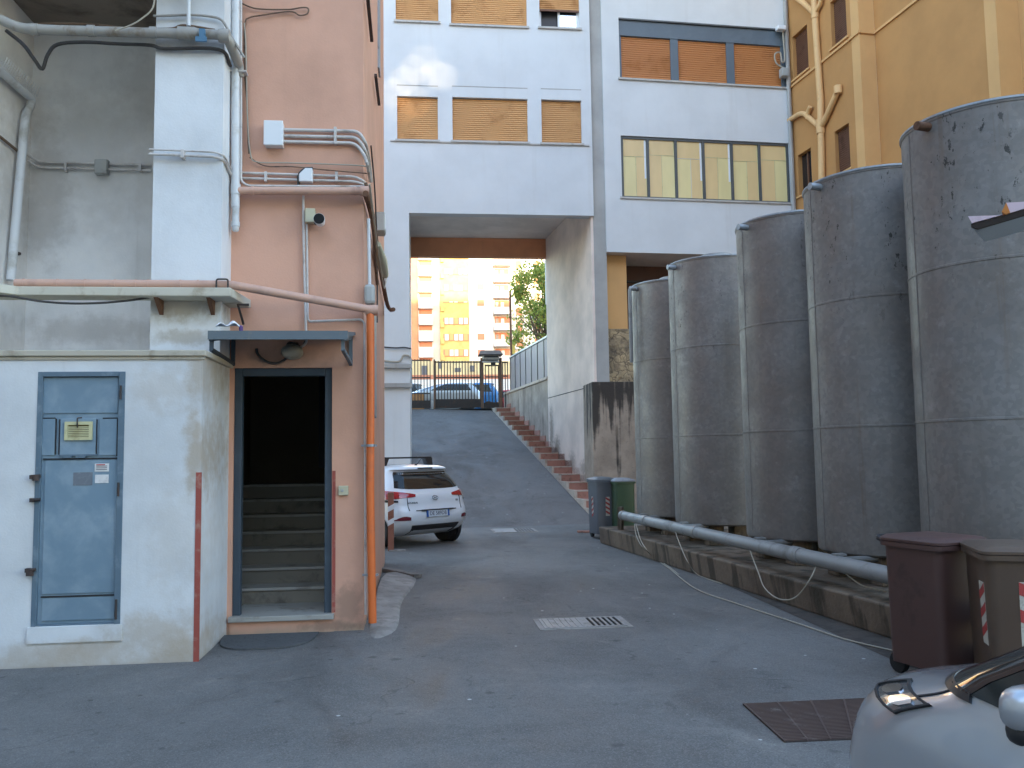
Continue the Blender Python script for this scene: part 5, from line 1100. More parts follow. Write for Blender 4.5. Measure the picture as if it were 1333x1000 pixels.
# ================================================================== CARS (stacked plan contours)
def pchip(xs, ys, x):
    return float(np.interp(x, xs, ys))
class Car:
    NR, NCN, NS, NF = 8, 10, 20, 8
    def __init__(s, rows, f): s.T = np.array(rows, float); s.f = f; s.NH = s.NR + s.NCN + s.NS + s.NCN + s.NF + 1
    def par(s, z):
        z = min(max(z, s.T[0, 0]), s.T[-1, 0]); zs = s.T[:, 0]
        i = int(np.clip(np.searchsorted(zs, z) - 1, 0, len(zs) - 2)); h = zs[i + 1] - zs[i]; t = (z - zs[i]) / h
        def slope(k):
            if k == 0: return (s.T[1] - s.T[0]) / (zs[1] - zs[0])
            if k == len(zs) - 1: return (s.T[-1] - s.T[-2]) / (zs[-1] - zs[-2])
            a = (s.T[k] - s.T[k - 1]) / (zs[k] - zs[k - 1]); b = (s.T[k + 1] - s.T[k]) / (zs[k + 1] - zs[k])
            out = np.zeros_like(a); ok = a * b > 0; out[ok] = 2 * a[ok] * b[ok] / (a[ok] + b[ok]); return out
        m0, m1 = slope(i) * h, slope(i + 1) * h
        return (2 * t ** 3 - 3 * t ** 2 + 1) * s.T[i] + (t ** 3 - 2 * t ** 2 + t) * m0 + (-2 * t ** 3 + 3 * t ** 2) * s.T[i + 1] + (t ** 3 - t ** 2) * m1
    def half(s, z):
        _, w, vr, vf, ru, rv, fu, fv, br, bf = s.par(z); out = []
        yr = lambda u: vr + br * (u / w) ** 2
        yf = lambda u: vf - bf * (u / w) ** 2
        for i in range(s.NR): u = (w - ru) * i / s.NR; out.append((u, yr(u)))
        c0 = yr(w - ru)
        for i in range(s.NCN): t = pi / 2 * i / s.NCN; out.append((w - ru + ru * sin(t), c0 + rv - rv * cos(t)))
        c1 = yf(w - fu); a, b = c0 + rv, c1 - fv
        for i in range(s.NS): k = i / s.NS; out.append((w + .018 * sin(pi * k), a + (b - a) * k))
        for i in range(s.NCN): t = pi / 2 * i / s.NCN; out.append((w - fu + fu * cos(t), c1 - fv + fv * sin(t)))
        for i in range(s.NF + 1): u = (w - fu) * (1 - i / s.NF); out.append((u, yf(u)))
        return out
    def S(s, z, j):
        sg = 1 if j >= 0 else -1; h = s.half(z); k = min(abs(j), len(h) - 1.0001); i = int(k); t = k - i
        return np.array((sg * (h[i][0] * (1 - t) + h[i + 1][0] * t), h[i][1] * (1 - t) + h[i + 1][1] * t, z))
    def nrm(s, z, j):
        e = 1e-2; dz = s.S(z + e, j) - s.S(z - e, j); dj = s.S(z, j + .3) - s.S(z, j - .3) if abs(j) > .35 else np.array((1.0, 0, 0))
        n = np.cross(dj, dz); n /= np.linalg.norm(n) + 1e-9
        c = s.S(z, j) - np.array((0, (s.T[0, 2] + s.T[0, 3]) / 2, .7))
        return n if n @ c > 0 else -n
    def body(s, zs):
        m = MB(s.f); n = s.NH; rings = []
        for z in zs:
            h = s.half(z); rings.append([(u, v, z) for u, v in h] + [(-u, v, z) for u, v in h[-2:0:-1]])
        k = len(rings[0]); vs = sum(rings, []); fs = [(i * k + j, i * k + (j + 1) % k, (i + 1) * k + (j + 1) % k, (i + 1) * k + j) for i in range(len(zs) - 1) for j in range(k)]
        fs += [tuple(range(k - 1, -1, -1)), tuple((len(zs) - 1) * k + j for j in range(k))]
        return m.add(vs, fs)
    def patch(s, j0, j1, zlo, zhi, off=.006, nj=14, nz=8, thick=.012):
        m = MB(s.f); P = []; Q = []
        for a in range(nj + 1):
            j = j0 + (j1 - j0) * a / nj; lo = zlo(a / nj) if callable(zlo) else zlo; hi = zhi(a / nj) if callable(zhi) else zhi
            for b in range(nz + 1):
                z = lo + (hi - lo) * b / nz; p = s.S(z, j); n = s.nrm(z, j); P.append(tuple(p + n * off)); Q.append(tuple(p + n * (off - thick)))
        W = nz + 1; N_ = len(P); fs = []
        for a in range(nj):
            for b in range(nz): i = a * W + b; fs.append((i, i + W, i + W + 1, i + 1)); fs.append((N_ + i, N_ + i + 1, N_ + i + W + 1, N_ + i + W))
        for a in range(nj):
            for b in (0, nz): i = a * W + b; fs.append((i, i + W, N_ + i + W, N_ + i))
        for b in range(nz):
            for a in (0, nj): i = a * W + b; fs.append((i, i + 1, N_ + i + 1, N_ + i))
        return m.add(P + Q, fs)
def wheel(c, f, u, v, r, parent, w=.2, arch=True):
    s = 1 if u > 0 else -1
    m = MB(f); m.lathe([(r * .62, -w / 2), (r * .93, -w / 2), (r, -w / 2 + .03), (r, w / 2 - .03), (r * .93, w / 2), (r * .62, w / 2)], (u, v, r), 28, 'x'); t = m.build('wheel', M['rubber'], parent, smooth=True)
    m = MB(f); m.lathe([(.05, s * w * .38), (r * .64, s * w * .30), (r * .64, s * w * .5), (r * .58, s * w * .5)], (u, v, r), 20, 'x'); m.build('rim', M['alu'], t, smooth=True)
base_rows = [  # z, w, vr, vf, ru, rv, fu, fv, br, bf   (small hatchback, v from the rear bumper)
    (.20, .70, .42, 3.72, .25, .15, .3, .2, .0, .1), (.29, .80, .16, 3.90, .35, .25, .4, .35, .04, .15), (.42, .845, .035, 3.98, .36, .30, .45, .4, .05, .2), (.55, .862, .0, 4.02, .36, .32, .5, .45, .05, .22), (.66, .866, .025, 4.0, .34, .32, .5, .5, .05, .22),
    (.74, .866, .065, 3.94, .33, .33, .5, .55, .05, .22), (.85, .866, .085, 3.72, .33, .34, .5, .6, .05, .2), (.95, .856, .115, 3.2, .34, .36, .5, .6, .055, .2), (1.0, .838, .15, 2.98, .34, .36, .45, .5, .06, .2), (1.06, .81, .19, 2.85, .32, .34, .4, .4, .06, .2),
    (1.20, .74, .30, 2.50, .28, .30, .35, .35, .05, .15), (1.34, .665, .42, 2.08, .25, .26, .3, .3, .05, .12), (1.375, .645, .40, 1.95, .24, .25, .3, .3, .05, .12), (1.39, .635, .36, 1.90, .22, .24, .3, .3, .05, .12), (1.42, .60, .38, 1.75, .22, .24, .3, .3, .05, .12), (1.455, .52, .55, 1.45, .22, .3, .3, .3, .05, .1), (1.475, .36, .8, 1.2, .2, .3, .2, .3, .0, .0)]
ZS = [.20, .24, .29, .35, .42, .48, .55, .6, .66, .7, .74, .79, .85, .9, .95, .98, 1.0, 1.03, 1.06, 1.12, 1.2, 1.28, 1.34, 1.36, 1.375, 1.385, 1.39, 1.40, 1.42, 1.44, 1.455, 1.467, 1.475]
def text_mesh(txt, size, f, name, mat, parent, ext=.002):
    cu = bpy.data.curves.new('lettering', 'FONT'); cu.body = txt; cu.size = size; cu.align_x = 'CENTER'; cu.align_y = 'CENTER'; cu.extrude = ext; cu.resolution_u = 2
    o = bpy.data.objects.new('lettering_source', cu); COL.objects.link(o); dg_ = bpy.context.evaluated_depsgraph_get(); me = bpy.data.meshes.new_from_object(o.evaluated_get(dg_))
    vs = [tuple(v.co) for v in me.vertices]; fs = [tuple(p.vertices) for p in me.polygons]
    bpy.data.objects.remove(o); bpy.data.curves.remove(cu); bpy.data.meshes.remove(me)
    m = MB(f); m.add(vs, fs); return m.build(name, mat, parent)
# ---- white hatchback by the ramp
TH = radians(38); OX, OY = .33, 15.75
cw = frame_at(OX, OY, TH)
wc = Car(base_rows, cw)
white = thing('white_hatchback', 'white hatchback seen from behind parked at the foot of the ramp', 'car', cw(0, 2, 0))
wc.body(ZS).build('body', M['carwhite'], white, smooth=True, sharp=50)
# rear glass, side glass
wc.patch(-13.5, 13.5, lambda t: 1.035 + .03 * abs(2 * t - 1) ** 3, lambda t: 1.345, nj=28).build('rear_window', M['carglass'], white, smooth=True)
for sg in (-1, 1):
    wc.patch(sg * 19.5, sg * 36, lambda t: 1.0 + .07 * (1 - t), 1.33, nj=20).build('side_window', M['carglass'], white, smooth=True)
    lz = lambda t: (.86 + .10 * min(1, (1 - t) * .9) if False else .885 + .015 * t)
    tl = wc.patch(sg * 6.5, sg * 20, lambda t: .905 - .055 * t, lambda t: .945 + .085 * t ** .7, off=.014, nj=16, thick=.02).build('tail_light', M['redlens'], white, smooth=True)
    wc.patch(sg * 12.5, sg * 17.5, lambda t: .815 + .0 * t, lambda t: .845 + .012 * t, off=.012, nj=8, nz=2).build('reverse_lamp', M['gapline'], tl)
    wc.patch(sg * 9.5, sg * 16.5, lambda t: .50 + .0 * t, lambda t: .515 + .055 * sin(pi * min(1, .25 + t)) , off=.008, nj=10, nz=3).build('bumper_reflector', plain('dark_red_reflector', (.16, .02, .03), .2) if sg < 0 else bpy.data.materials['dark_red_reflector'], white, smooth=True)
    wheel(wc, cw, sg * .755, .70, .30, white); wheel(wc, cw, sg * .755, 3.2, .30, white)
    [MB(cw).lathe([(.0, sg * .872), (.34, sg * .872), (.34, sg * .80), (.0, sg * .80)], (0, v_, .31), 28, 'x').build('wheel_arch', M['gapline'], white) for v_ in (.70, 3.2)]
    mm = MB(cw); mm.lathe([(.03, -.05), (.07, -.03), (.08, 0), (.06, .05), (.02, .07)], (sg * .95, 2.75, 1.02), 12, 'y'); mm.build('mirror', M['carwhite'], white, smooth=True)
wc.patch(-9, 9, lambda t: .36 - .09 * (0 if .05 < t < .95 else 1) - .04, .405, off=.01, nj=18, nz=3).build('diffuser', M['black'], white, smooth=True)
wc.patch(-7, 7, .655, .668, off=.008, nj=14, nz=1).build('boot_seam', M['gapline'], white)
# tailgate outline seam
for sg in (-1, 1): wc.patch(sg * 9.2, sg * 9.45, .665, .90, off=.006, nj=1, nz=8).build('boot_seam', M['gapline'], white)
# plate
nrm0 = wc.S(.60, 0); plf = lambda X, Y, Z: cw(X, nrm0[1] - .012 - Z + .10 * Y, .60 + Y)
pb = MB(plf); pb.box(-.26, .26, -.055, .055, -.005, .006); plate = pb.build('number_plate', M['plate_white'], white)
pb = MB(plf); pb.box(-.262, -.222, -.0555, .0555, -.004, .0075); pb.box(.222, .262, -.0555, .0555, -.004, .0075); pb.build('plate_band', M['plate_blue'], plate)
text_mesh('DE 589DB', .098, lambda X, Y, Z: plf(X * .92, Y, .0072 + Z), 'lettering', M['ink'], plate)
pb = MB(plf); pb.box(-.36, .36, .064, .078, -.01, .016); pb.build('plate_handle', M['black'], white)
# badge: oval ring with a slanted bar, and two small scripts
lg0 = wc.S(.875, 0); lgf = lambda X, Y, Z: cw(X, lg0[1] - .01 - Z + .3 * Y, .875 + Y)
bd_ = MB(lgf); pts = [(.065 * cos(t), .036 * sin(t), .004) for t in np.linspace(0, 2 * pi, 25)]; bd_.tube(pts, .006, seg=6)
for pts in ([(-.035, -.025, .004), (-.018, .025, .004)], [(.018, -.025, .004), (.035, .025, .004)], [(-.028, -.006, .004), (.028, .006, .004)]): bd_.tube(pts, .006, seg=6)
bd_.build('badge', plain('dark_chrome', (.25, .27, .29), .25, .8), white, smooth=True)
for (jx, zz, txt, sz) in ((-.50, .80, 'HYUNDAI', .045), (.52, .815, 'i20', .05)):
    jj = min(range(1, 180), key=lambda q: abs(abs(wc.S(zz, q / 10)[0]) - abs(jx))) / 10
    y0 = wc.S(zz, jj)[1]; y1 = wc.S(zz, jj + .6)[1]; u0 = wc.S(zz, jj)[0]; u1 = wc.S(zz, jj + .6)[0]; sl_ = (y1 - y0) / (u1 - u0 + 1e-6) * (1 if jx > 0 else -1)
    text_mesh(txt, sz, lambda X, Y, Z: cw(jx + X, y0 - .008 + sl_ * X - Z + .2 * Y, zz + Y), 'lettering', bpy.data.materials['dark_chrome'], white)
m = MB(cw); m.box(-.17, .17, .355, .40, 1.395, 1.418); m.build('brake_light', M['black'], white, bevel=.006)
m = MB(cw); m.tube([(-.02, .62, 1.45), (.0, .45, 1.60)], .006, seg=6); m.lathe([(.03, 0), (.015, .03)], (-.02, .62, 1.455), 10); m.build('antenna', M['black'], white)
rr_ = thing('roof_bar', 'black roof rack crossbar with foot clamps on the white hatchback roof', 'roof rack', cw(0, 1.0, 1.48))
m = MB(cw); m.bar((-.64, .95, 1.60), (.60, .95, 1.60), .05, .03); m.build('crossbar', M['black'], rr_)
for sg in (-1, 1): m = MB(cw); m.prism([(sg * .50, .88, 1.44), (sg * .60, .88, 1.41), (sg * .60, 1.02, 1.41), (sg * .50, 1.02, 1.44)], [(sg * .42, .90, 1.595), (sg * .60, .90, 1.595), (sg * .60, 1.0, 1.595), (sg * .42, 1.0, 1.595)]); m.build('foot', M['black'], rr_)
# ---- silver hatchback, front right corner
M['lampdark'] = plain('lamp_smoked_lens', (.13, .14, .15), .12, .4, **{'Coat Weight': .6})
SX, SY = 2.36, -.42
cs = frame_at(SX, SY, radians(2.0))
srows = [(.20, .70, .3, 3.45, .2, .2, .45, .35, .0, .1), (.30, .82, .1, 3.60, .3, .3, .60, .50, .0, .12), (.45, .85, .0, 3.66, .3, .3, .62, .55, .0, .14), (.58, .86, .0, 3.67, .3, .3, .62, .58, .0, .14), (.68, .86, .0, 3.65, .3, .3, .60, .60, .0, .14),
         (.76, .858, .0, 3.61, .3, .3, .58, .62, .0, .14), (.82, .852, .0, 3.55, .3, .3, .55, .62, .0, .14), (.86, .845, .0, 3.46, .3, .3, .52, .58, .0, .13), (.90, .835, .0, 3.32, .3, .3, .48, .52, .0, .13), (.94, .82, .0, 3.16, .3, .3, .42, .44, .0, .13), (.97, .805, .0, 3.04, .3, .3, .36, .34, .0, .13), (1.0, .79, .0, 2.96, .3, .3, .30, .24, .0, .13),
         (1.06, .765, .05, 2.84, .3, .3, .26, .22, .0, .13), (1.2, .71, .15, 2.56, .3, .3, .24, .2, .0, .12), (1.35, .64, .3, 2.22, .3, .3, .22, .2, .0, .12), (1.46, .56, .5, 1.8, .3, .3, .22, .2, 0, .1), (1.50, .4, .7, 1.4, .2, .2, .2, .2, 0, .1)]
sc_ = Car(srows, cs)
silver = thing('silver_hatchback', 'silver hatchback cut off at the lower right, seen over its left front wing', 'car', cs(0, 2, 0))
sc_.body([.2, .25, .3, .36, .42, .48, .54, .6, .65, .7, .74, .78, .81, .84, .86, .88, .9, .92, .935, .95, .965, .98, 1.0, 1.03, 1.06, 1.13, 1.2, 1.28, 1.35, 1.41, 1.46, 1.485, 1.5]).build('body', M['carsilver'], silver, smooth=True, sharp=60)
def prj(p):
    d = np.array(cs(*p)) - np.array((0, 0, H)); w = d @ np.array(fw); return (round(CX + FPX * (d @ np.array(RV)) / w), round(CY - FPX * (d @ np.array(UV)) / w))
for zz in (.6, .7, .76, .82, .88, .94, .98): print('silver', zz, [(j, prj(sc_.S(zz, -j))) for j in (24, 30, 34, 37, 38, 40, 42, 44, 46, 48, 52, 56)])
for sg in (-1, 1):
    hl_ = sc_.patch(sg * 39.2, sg * 42.7, lambda t: .858 - .006 * t, lambda t: .916 - .006 * t, off=.004, nj=14, thick=.03).build('headlight', M['lampdark'], silver, smooth=True)
    for (ja, jb, za_, zb_) in ((39.5, 40.6, .868, .905), (41.0, 42.2, .866, .902)):
        sc_.patch(sg * ja, sg * jb, lambda t: za_ + .008 * (2 * t - 1) ** 2, lambda t: zb_ - .008 * (2 * t - 1) ** 2, off=.010, nj=8, nz=3, thick=.01).build('reflector', M['chrome'], hl_, smooth=True)
    for (ja, jb, za_, zb_, n1, n2) in ((39.05, 39.22, .853, .920, 1, 6), (42.68, 42.9, .848, .914, 1, 6), (39.2, 42.7, .852, .858, 10, 1), (39.2, 42.7, .914, .919, 10, 1)):
        tt_ = (lambda z: (lambda t: z - (.006 * t if n1 > 1 else 0)))
        sc_.patch(sg * ja, sg * jb, tt_(za_), tt_(zb_), off=.009, nj=n1, nz=n2).build('headlight_edge', M['gapline'], hl_)
    sc_.patch(sg * 22, sg * 38, lambda t: .955 + .03 * t, 1.40, off=.006, nj=16).build('side_window', M['carglass'], silver, smooth=True)
    # bonnet shut line
    sc_.patch(sg * 40.3, sg * 40.48, .915, .985, off=.004, nj=1, nz=10).build('bonnet_seam', M['gapline'], silver)
    sc_.patch(sg * 33.6, sg * 33.8, .3, .95, off=.004, nj=1, nz=14).build('door_seam', M['gapline'], silver)
    wheel(sc_, cs, sg * .77, 2.95, .30, silver); wheel(sc_, cs, sg * .77, .60, .30, silver)
    for v_ in (2.95, .6): MB(cs).lathe([(.0, sg * .88), (.34, sg * .88), (.34, sg * .80), (.0, sg * .80)], (0, v_, .31), 28, 'x').build('wheel_arch', M['gapline'], silver)
sc_.patch(38.0, 56, .985, 1.43, off=.008, nj=20, nz=10).build('windscreen', M['carglass'], silver, smooth=True)
sc_.patch(-38.0, -56, .985, 1.43, off=.008, nj=20, nz=10).build('windscreen', M['carglass'], silver, smooth=True)
for sg in (-1, 1): sc_.patch(sg * 38.0, sg * 56, .966, .992, off=.008, nj=16, nz=1).build('cowl', M['black'], silver, smooth=True)
# front bumper seam, grille, mirror
sc_.patch(-43.5, -44.0, .35, .70, off=.004, nj=1, nz=8).build('bumper_seam', M['gapline'], silver)
for sg in (-1, 1): sc_.patch(sg * 50, sg * 56, .40, .55, off=.005, nj=6, nz=2).build('grille', M['black'], silver)
def blob_mesh(f, c, r, nu=20, nv=12, e=.75, lo=-1, hi=1):
    m = MB(f); vs = []; sgn = lambda x: (1 if x >= 0 else -1)
    for i in range(nv + 1):
        p = -pi / 2 + pi * i / nv
        for j in range(nu):
            t = 2 * pi * j / nu; cp_ = abs(cos(p)) ** e
            vs.append((c[0] + r[0] * cp_ * sgn(cos(t)) * abs(cos(t)) ** e, c[1] + r[1] * cp_ * sgn(sin(t)) * abs(sin(t)) ** e, c[2] + r[2] * sgn(sin(p)) * abs(sin(p)) ** e))
    m.add(vs, [(i * nu + j, i * nu + (j + 1) % nu, (i + 1) * nu + (j + 1) % nu, (i + 1) * nu + j) for i in range(nv) for j in range(nu)]); return m
mp = PY(1378, 917, 2.05); sz_ = MB
lx = mp[0] - SX; ly = mp[1] - SY
mr = blob_mesh(cs, (lx, ly, mp[2] - .0), (.085, .05, .058)).build('mirror', M['carsilver'], silver, smooth=True, sharp=80)
mr2 = blob_mesh(cs, (lx + .012, ly + .0, mp[2] - .052), (.082, .05, .042)).build('mirror_foot', M['black'], mr, smooth=True, sharp=80)
MB(cs).prism([(lx + .05, ly - .04, mp[2] - .09), (-.80, ly + .02, .93), (-.80, ly + .12, .93), (lx + .05, ly + .02, mp[2] - .09)], [(lx + .05, ly - .04, mp[2] - .04), (-.78, ly + .02, 1.02), (-.78, ly + .12, 1.02), (lx + .05, ly + .02, mp[2] - .04)]).build('mirror_arm', M['black'], mr)

# ---- cars on the street beyond the gate
def street_car(lab, x, y, rot, paint, scale=1.0, tall=1.0):
    f0 = frame_at(x, y, rot, 3.42); f = lambda X, Y, Z: f0(X * scale, Y * scale, Z * scale * tall)
    c = Car(base_rows, f); t = thing('street_car', lab, 'car', f(0, 2, 0))
    c.body(ZS[::2] + [1.475]).build('body', paint, t, smooth=True, sharp=50)
    for sg in (-1, 1):
        c.patch(sg * 18, sg * 36, 1.03, 1.35, nj=10, nz=3).build('side_window', M['carglass'], t, smooth=True)
        for v_ in (.7, 3.2):
            m = MB(f); m.lathe([(.0, sg * .885), (.31, sg * .885), (.31, sg * .6), (.0, sg * .6)], (0, v_, .31), 18, 'x'); m.build('wheel', M['rubber'], t)
    c.patch(-12, 12, 1.05, 1.35, nj=14, nz=3).build('rear_window', M['carglass'], t, smooth=True); c.patch(40, 56, 1.05, 1.35, nj=10, nz=3).build('windscreen', M['carglass'], t, smooth=True); c.patch(-40, -56, 1.05, 1.35, nj=10, nz=3).build('windscreen', M['carglass'], t, smooth=True)
    return t
street_car('pale silver car seen through the wide gate at street level', PY(628, 510, 36.8)[0], 36.6, radians(90), M['carsilver'], tall=.86)
street_car('blue tall car seen behind the pedestrian gate', PY(652, 510, 41)[0] , 40.6, radians(90), M['carblue'], tall=1.08)
street_car('red car partly behind the right gate post', PY(690, 510, 44)[0], 43.6, radians(90), M['carred'])
street_car('dark grey car at the left behind the short gate leaf', PY(560, 510, 39.5)[0], 39.4, radians(90), M['cargrey'], tall=1.0)
# ================================================================== FAR BUILDINGS
YD = 150.0
def fx_(px): return PY(px, 450, YD)[0]
def fz_(py): return PY(620, py, YD)[2]
far_white = plain('far_white_render', (.58, .575, .56), .9); far_salmon = plaster('far_salmon_render', (.42, .20, .11)); far_yellow = plaster('far_yellow_render', (.46, .36, .13)); far_grey = plain('far_grey_render', (.52, .53, .51), .9); far_red = plain('far_terracotta_panel', (.42, .17, .10), .8); far_dk = plain('far_window_dark', (.11, .11, .12), .3); far_tan = plain('far_tan_shutter', (.48, .26, .10), .7)
def block(name, lab, px0, px1, depth, top, mat, y=YD, z0=10.5):
    t = thing(name, lab, 'building', (fx_((px0 + px1) / 2), y, z0)); MB().box(fx_(px0), fx_(px1), y, y + depth, z0, top).build('wall', mat, t); return t
TOP = 52
# salmon slab far left
t = block('salmon_tower', 'distant salmon tower slab at the left edge of the passage view', 505, 544.5, 14, TOP, far_salmon)
# white balcony stack
t = block('balcony_tower', 'distant pale tower with stacked white balcony fronts and red recesses', 544.5, 573, 16, TOP, far_grey, y=YD + .6)
fl = [(333, 344), (357, 363), (376, 384), (398, 405), (419, 426), (440, 447), (461, 468)]
x0, x1 = fx_(545.2), fx_(563.5)
pitch = abs(fz_(398) - fz_(419))
for k in range(9):
    zb = fz_(465.5) + (k - 1) * pitch; 
    MB().box(x0, x1, YD - .6, YD + .59, zb, zb + pitch * .62).build('balcony_front', far_white, t)
    MB().box(x0 + .1, x1 - .1, YD + .52, YD + .598, zb + pitch * .62, zb + pitch - .01).build('balcony_recess', far_red if k not in (6, 7) else far_tan, t)
# yellow block with horizontal bands
t = block('yellow_tower', 'distant yellow tower with horizontal terracotta window bands', 573, 610.5, 18, TOP, far_yellow, y=YD - 1.0)
for k, (a, b) in enumerate(((333, 339), (352, 359.5), (373, 380.5), (394, 396), (415, 424), (436, 445), (456, 465))):
    z0, z1 = fz_(b), fz_(a)
    MB().box(fx_(577), fx_(610), YD - 1.12, YD - 1.005, z0, z1).build('window_band', far_red, t)
    for q in range(5):
        xx = fx_(579 + q * 6.2); MB().box(xx, xx + .62, YD - 1.16, YD - 1.122, z0 + .1, z1 - .05).build('window', far_white if (q + k) % 3 else far_tan, t)
for k in range(8):
    MB().box(fx_(574), fx_(578), YD - 1.5, YD - 1.001, fz_(470 - 21 * k), fz_(463 - 21 * k)).build('balcony_end', far_yellow, t)
# white slab with small windows
t = block('white_tower', 'distant white tower with one column of small square windows', 610.5, 642, 20, TOP, far_white, y=YD - .5)
for k, py in enumerate((352.5, 374, 395, 417, 439, 460, 331)):
    z = fz_(py); xx = fx_(626); s_ = .62
    MB().box(xx - s_, xx + s_, YD - .56, YD - .505, z - .55, z + .55).build('window', (far_tan if k == 1 else far_red if k in (2, 4, 5) else far_grey), t)
# balcony block
t = block('terrace_tower', 'distant tower with projecting balconies and terracotta back walls', 642, 668, 16, TOP, far_white, y=YD + .5)
for k in range(10):
    z = fz_(473 - 21 * k)
    MB().box(fx_(643), fx_(666), YD - 1.5, YD + .49, z, z + .28).build('balcony_slab', far_white, t)
    MB().box(fx_(643.4), fx_(665.6), YD - 1.46, YD - 1.42, z + .28, z + 1.2).build('railing', plain('far_railing', (.42, .40, .38), .6) if k == 0 else bpy.data.materials['far_railing'], t)
    MB().box(fx_(645), fx_(664), YD + .42, YD + .495, z + .3, z + 2.6).build('back_wall', far_red, t); MB().box(fx_(646), fx_(649.5), YD + .36, YD + .419, z + .3, z + 2.3).build('window', far_dk, t); MB().box(fx_(653), fx_(657), YD + .36, YD + .419, z + .3, z + 2.3).build('window', far_white, t)
t = block('plain_tower', 'distant white tower standing behind the tree', 668, 760, 20, TOP, far_white, y=YD + 4)
for k in range(9):
    z = fz_(473 - 21 * k)
    for px in (676, 700): MB().box(fx_(px), fx_(px + 8), YD + 3.93, YD + 3.995, z + .5, z + 2).build('window', far_red, t); MB().box(fx_(px - 3), fx_(px + 11), YD + 2.8, YD + 3.92, z, z + .3).build('balcony_slab', far_white, t)
# low street-side building
YS = 75.0
sx_ = lambda px: PY(px, 490, YS)[0]; sz2 = lambda py: PY(600, py, YS)[2]
t = thing('street_house', 'low cream building with dark openings across the street beyond the gate', 'building', (sx_(600), YS, 5))
MB().box(sx_(480), sx_(720), YS, YS + 9, 3, sz2(470)).build('wall', plaster('cream_render', (.62, .50, .28)), t); MB().box(sx_(480), sx_(720), YS - .06, YS - .001, 3, sz2(494)).build('base_band', far_white, t); MB().box(sx_(480), sx_(720), YS - .08, YS - .001, sz2(493.8), sz2(488)).build('red_band', far_red, t)
for (a, b, c, d) in ((549, 556.5, 476, 489), (571.5, 575, 472, 480), (592, 600, 479, 484.5), (612, 618, 476, 484)):
    MB().box(sx_(a), sx_(b), YS - .05, YS - .0012, sz2(d), sz2(c)).build('opening', far_dk, t)
sg_ = thing('lit_sign', 'small yellow sign board on the pole beyond the fence', 'sign', PY(667, 457, 60)); a = PY(664.5, 461, 60); b = PY(670.5, 447, 60); MB().box(a[0], b[0], 60, 60.15, a[2], b[2]).build('board', plain('yellow_board', (.70, .52, .14), .6), sg_); MB().tube([((a[0] + b[0]) / 2, 60.08, 4), ((a[0] + b[0]) / 2, 60.08, a[2])], .06).build('stand', M['rust'], sg_)

# ================================================================== TREE
def leaf_mat():
    m, nt, b = new_mat('plane_leaves'); inf = nt.nodes.new('ShaderNodeNewGeometry'); r_ = inf.outputs['Random Per Island']
    c = mix(nt, ramp(nt, r_, 0, .7), (.12, .20, .04), (.36, .40, .09)); c = mix(nt, ramp(nt, r_, .84, .97), c, (.36, .24, .05))
    nt.links.new(c, b.inputs['Base Color']); b.inputs['Roughness'].default_value = .55; b.inputs['Transmission Weight'].default_value = 0
    tr_ = nt.nodes.new('ShaderNodeBsdfTranslucent'); nt.links.new(c, tr_.inputs[0]); ms = nt.nodes.new('ShaderNodeMixShader'); ms.inputs[0].default_value = .5
    nt.links.new(b.outputs[0], ms.inputs[1]); nt.links.new(tr_.outputs[0], ms.inputs[2]); nt.links.new(ms.outputs[0], nt.nodes['Material Output'].inputs[0]); return m
YT = 58.0; rng = random.Random(11)
tc = PY(706, 400, YT); tree = thing('plane_tree', 'leafy green tree with a few yellowing leaves beyond the fence', 'tree', (tc[0] + .3, YT, 4.3))
tk = MB(); root = (tc[0] + .3, YT, 4.0); top = (tc[0] + .2, YT, tc[2] + 1)
tk.tube([root, (root[0] + .1, YT, 7.5), top], [.26, .2, .1], seg=10)
cl = []
for i in range(85):
    while True:
        u = [rng.uniform(-1, 1) for _ in range(3)]
        if sum(v * v for v in u) < 1: break
    c_ = (tc[0] + .2 + u[0] * 2.7, YT + u[1] * 2.6, tc[2] - .3 + u[2] * 3.6); cl.append(c_)
for c_ in cl[::2]:
    z_ = min(c_[2] - .3, 7.5 + rng.random() * 3); tk.tube([(root[0] + .08, YT, max(6.5, z_ - 1.2)), ((root[0] + c_[0]) / 2, (YT + c_[1]) / 2, (max(6.5, z_ - 1.2) + c_[2]) / 2 + .2), c_], [.08, .05, .02], seg=6)
tk.build('trunk', worn('tree_bark', (.12, .09, .06), (.2, .17, .13), 3, .9), tree, smooth=True)
lv = MB()
for c_ in cl:
    R_ = rng.uniform(.5, .95)
    for k in range(140):
        d = np.array([rng.gauss(0, 1) for _ in range(3)]); d /= np.linalg.norm(d); p = np.array(c_) + d * R_ * rng.random() ** .45
        n = np.array([rng.gauss(0, 1), rng.gauss(0, 1), rng.gauss(0, 1) + .6]); n /= np.linalg.norm(n); a = np.cross(n, (rng.random(), rng.random(), .3)); a /= np.linalg.norm(a) + 1e-9; b = np.cross(n, a); s_ = rng.uniform(.07, .15)
        lv.add([tuple(p - a * s_), tuple(p + b * s_ * .6), tuple(p + a * s_), tuple(p - b * s_ * .6)], [(0, 1, 2, 3)])
lv.build('crown', leaf_mat(), tree)

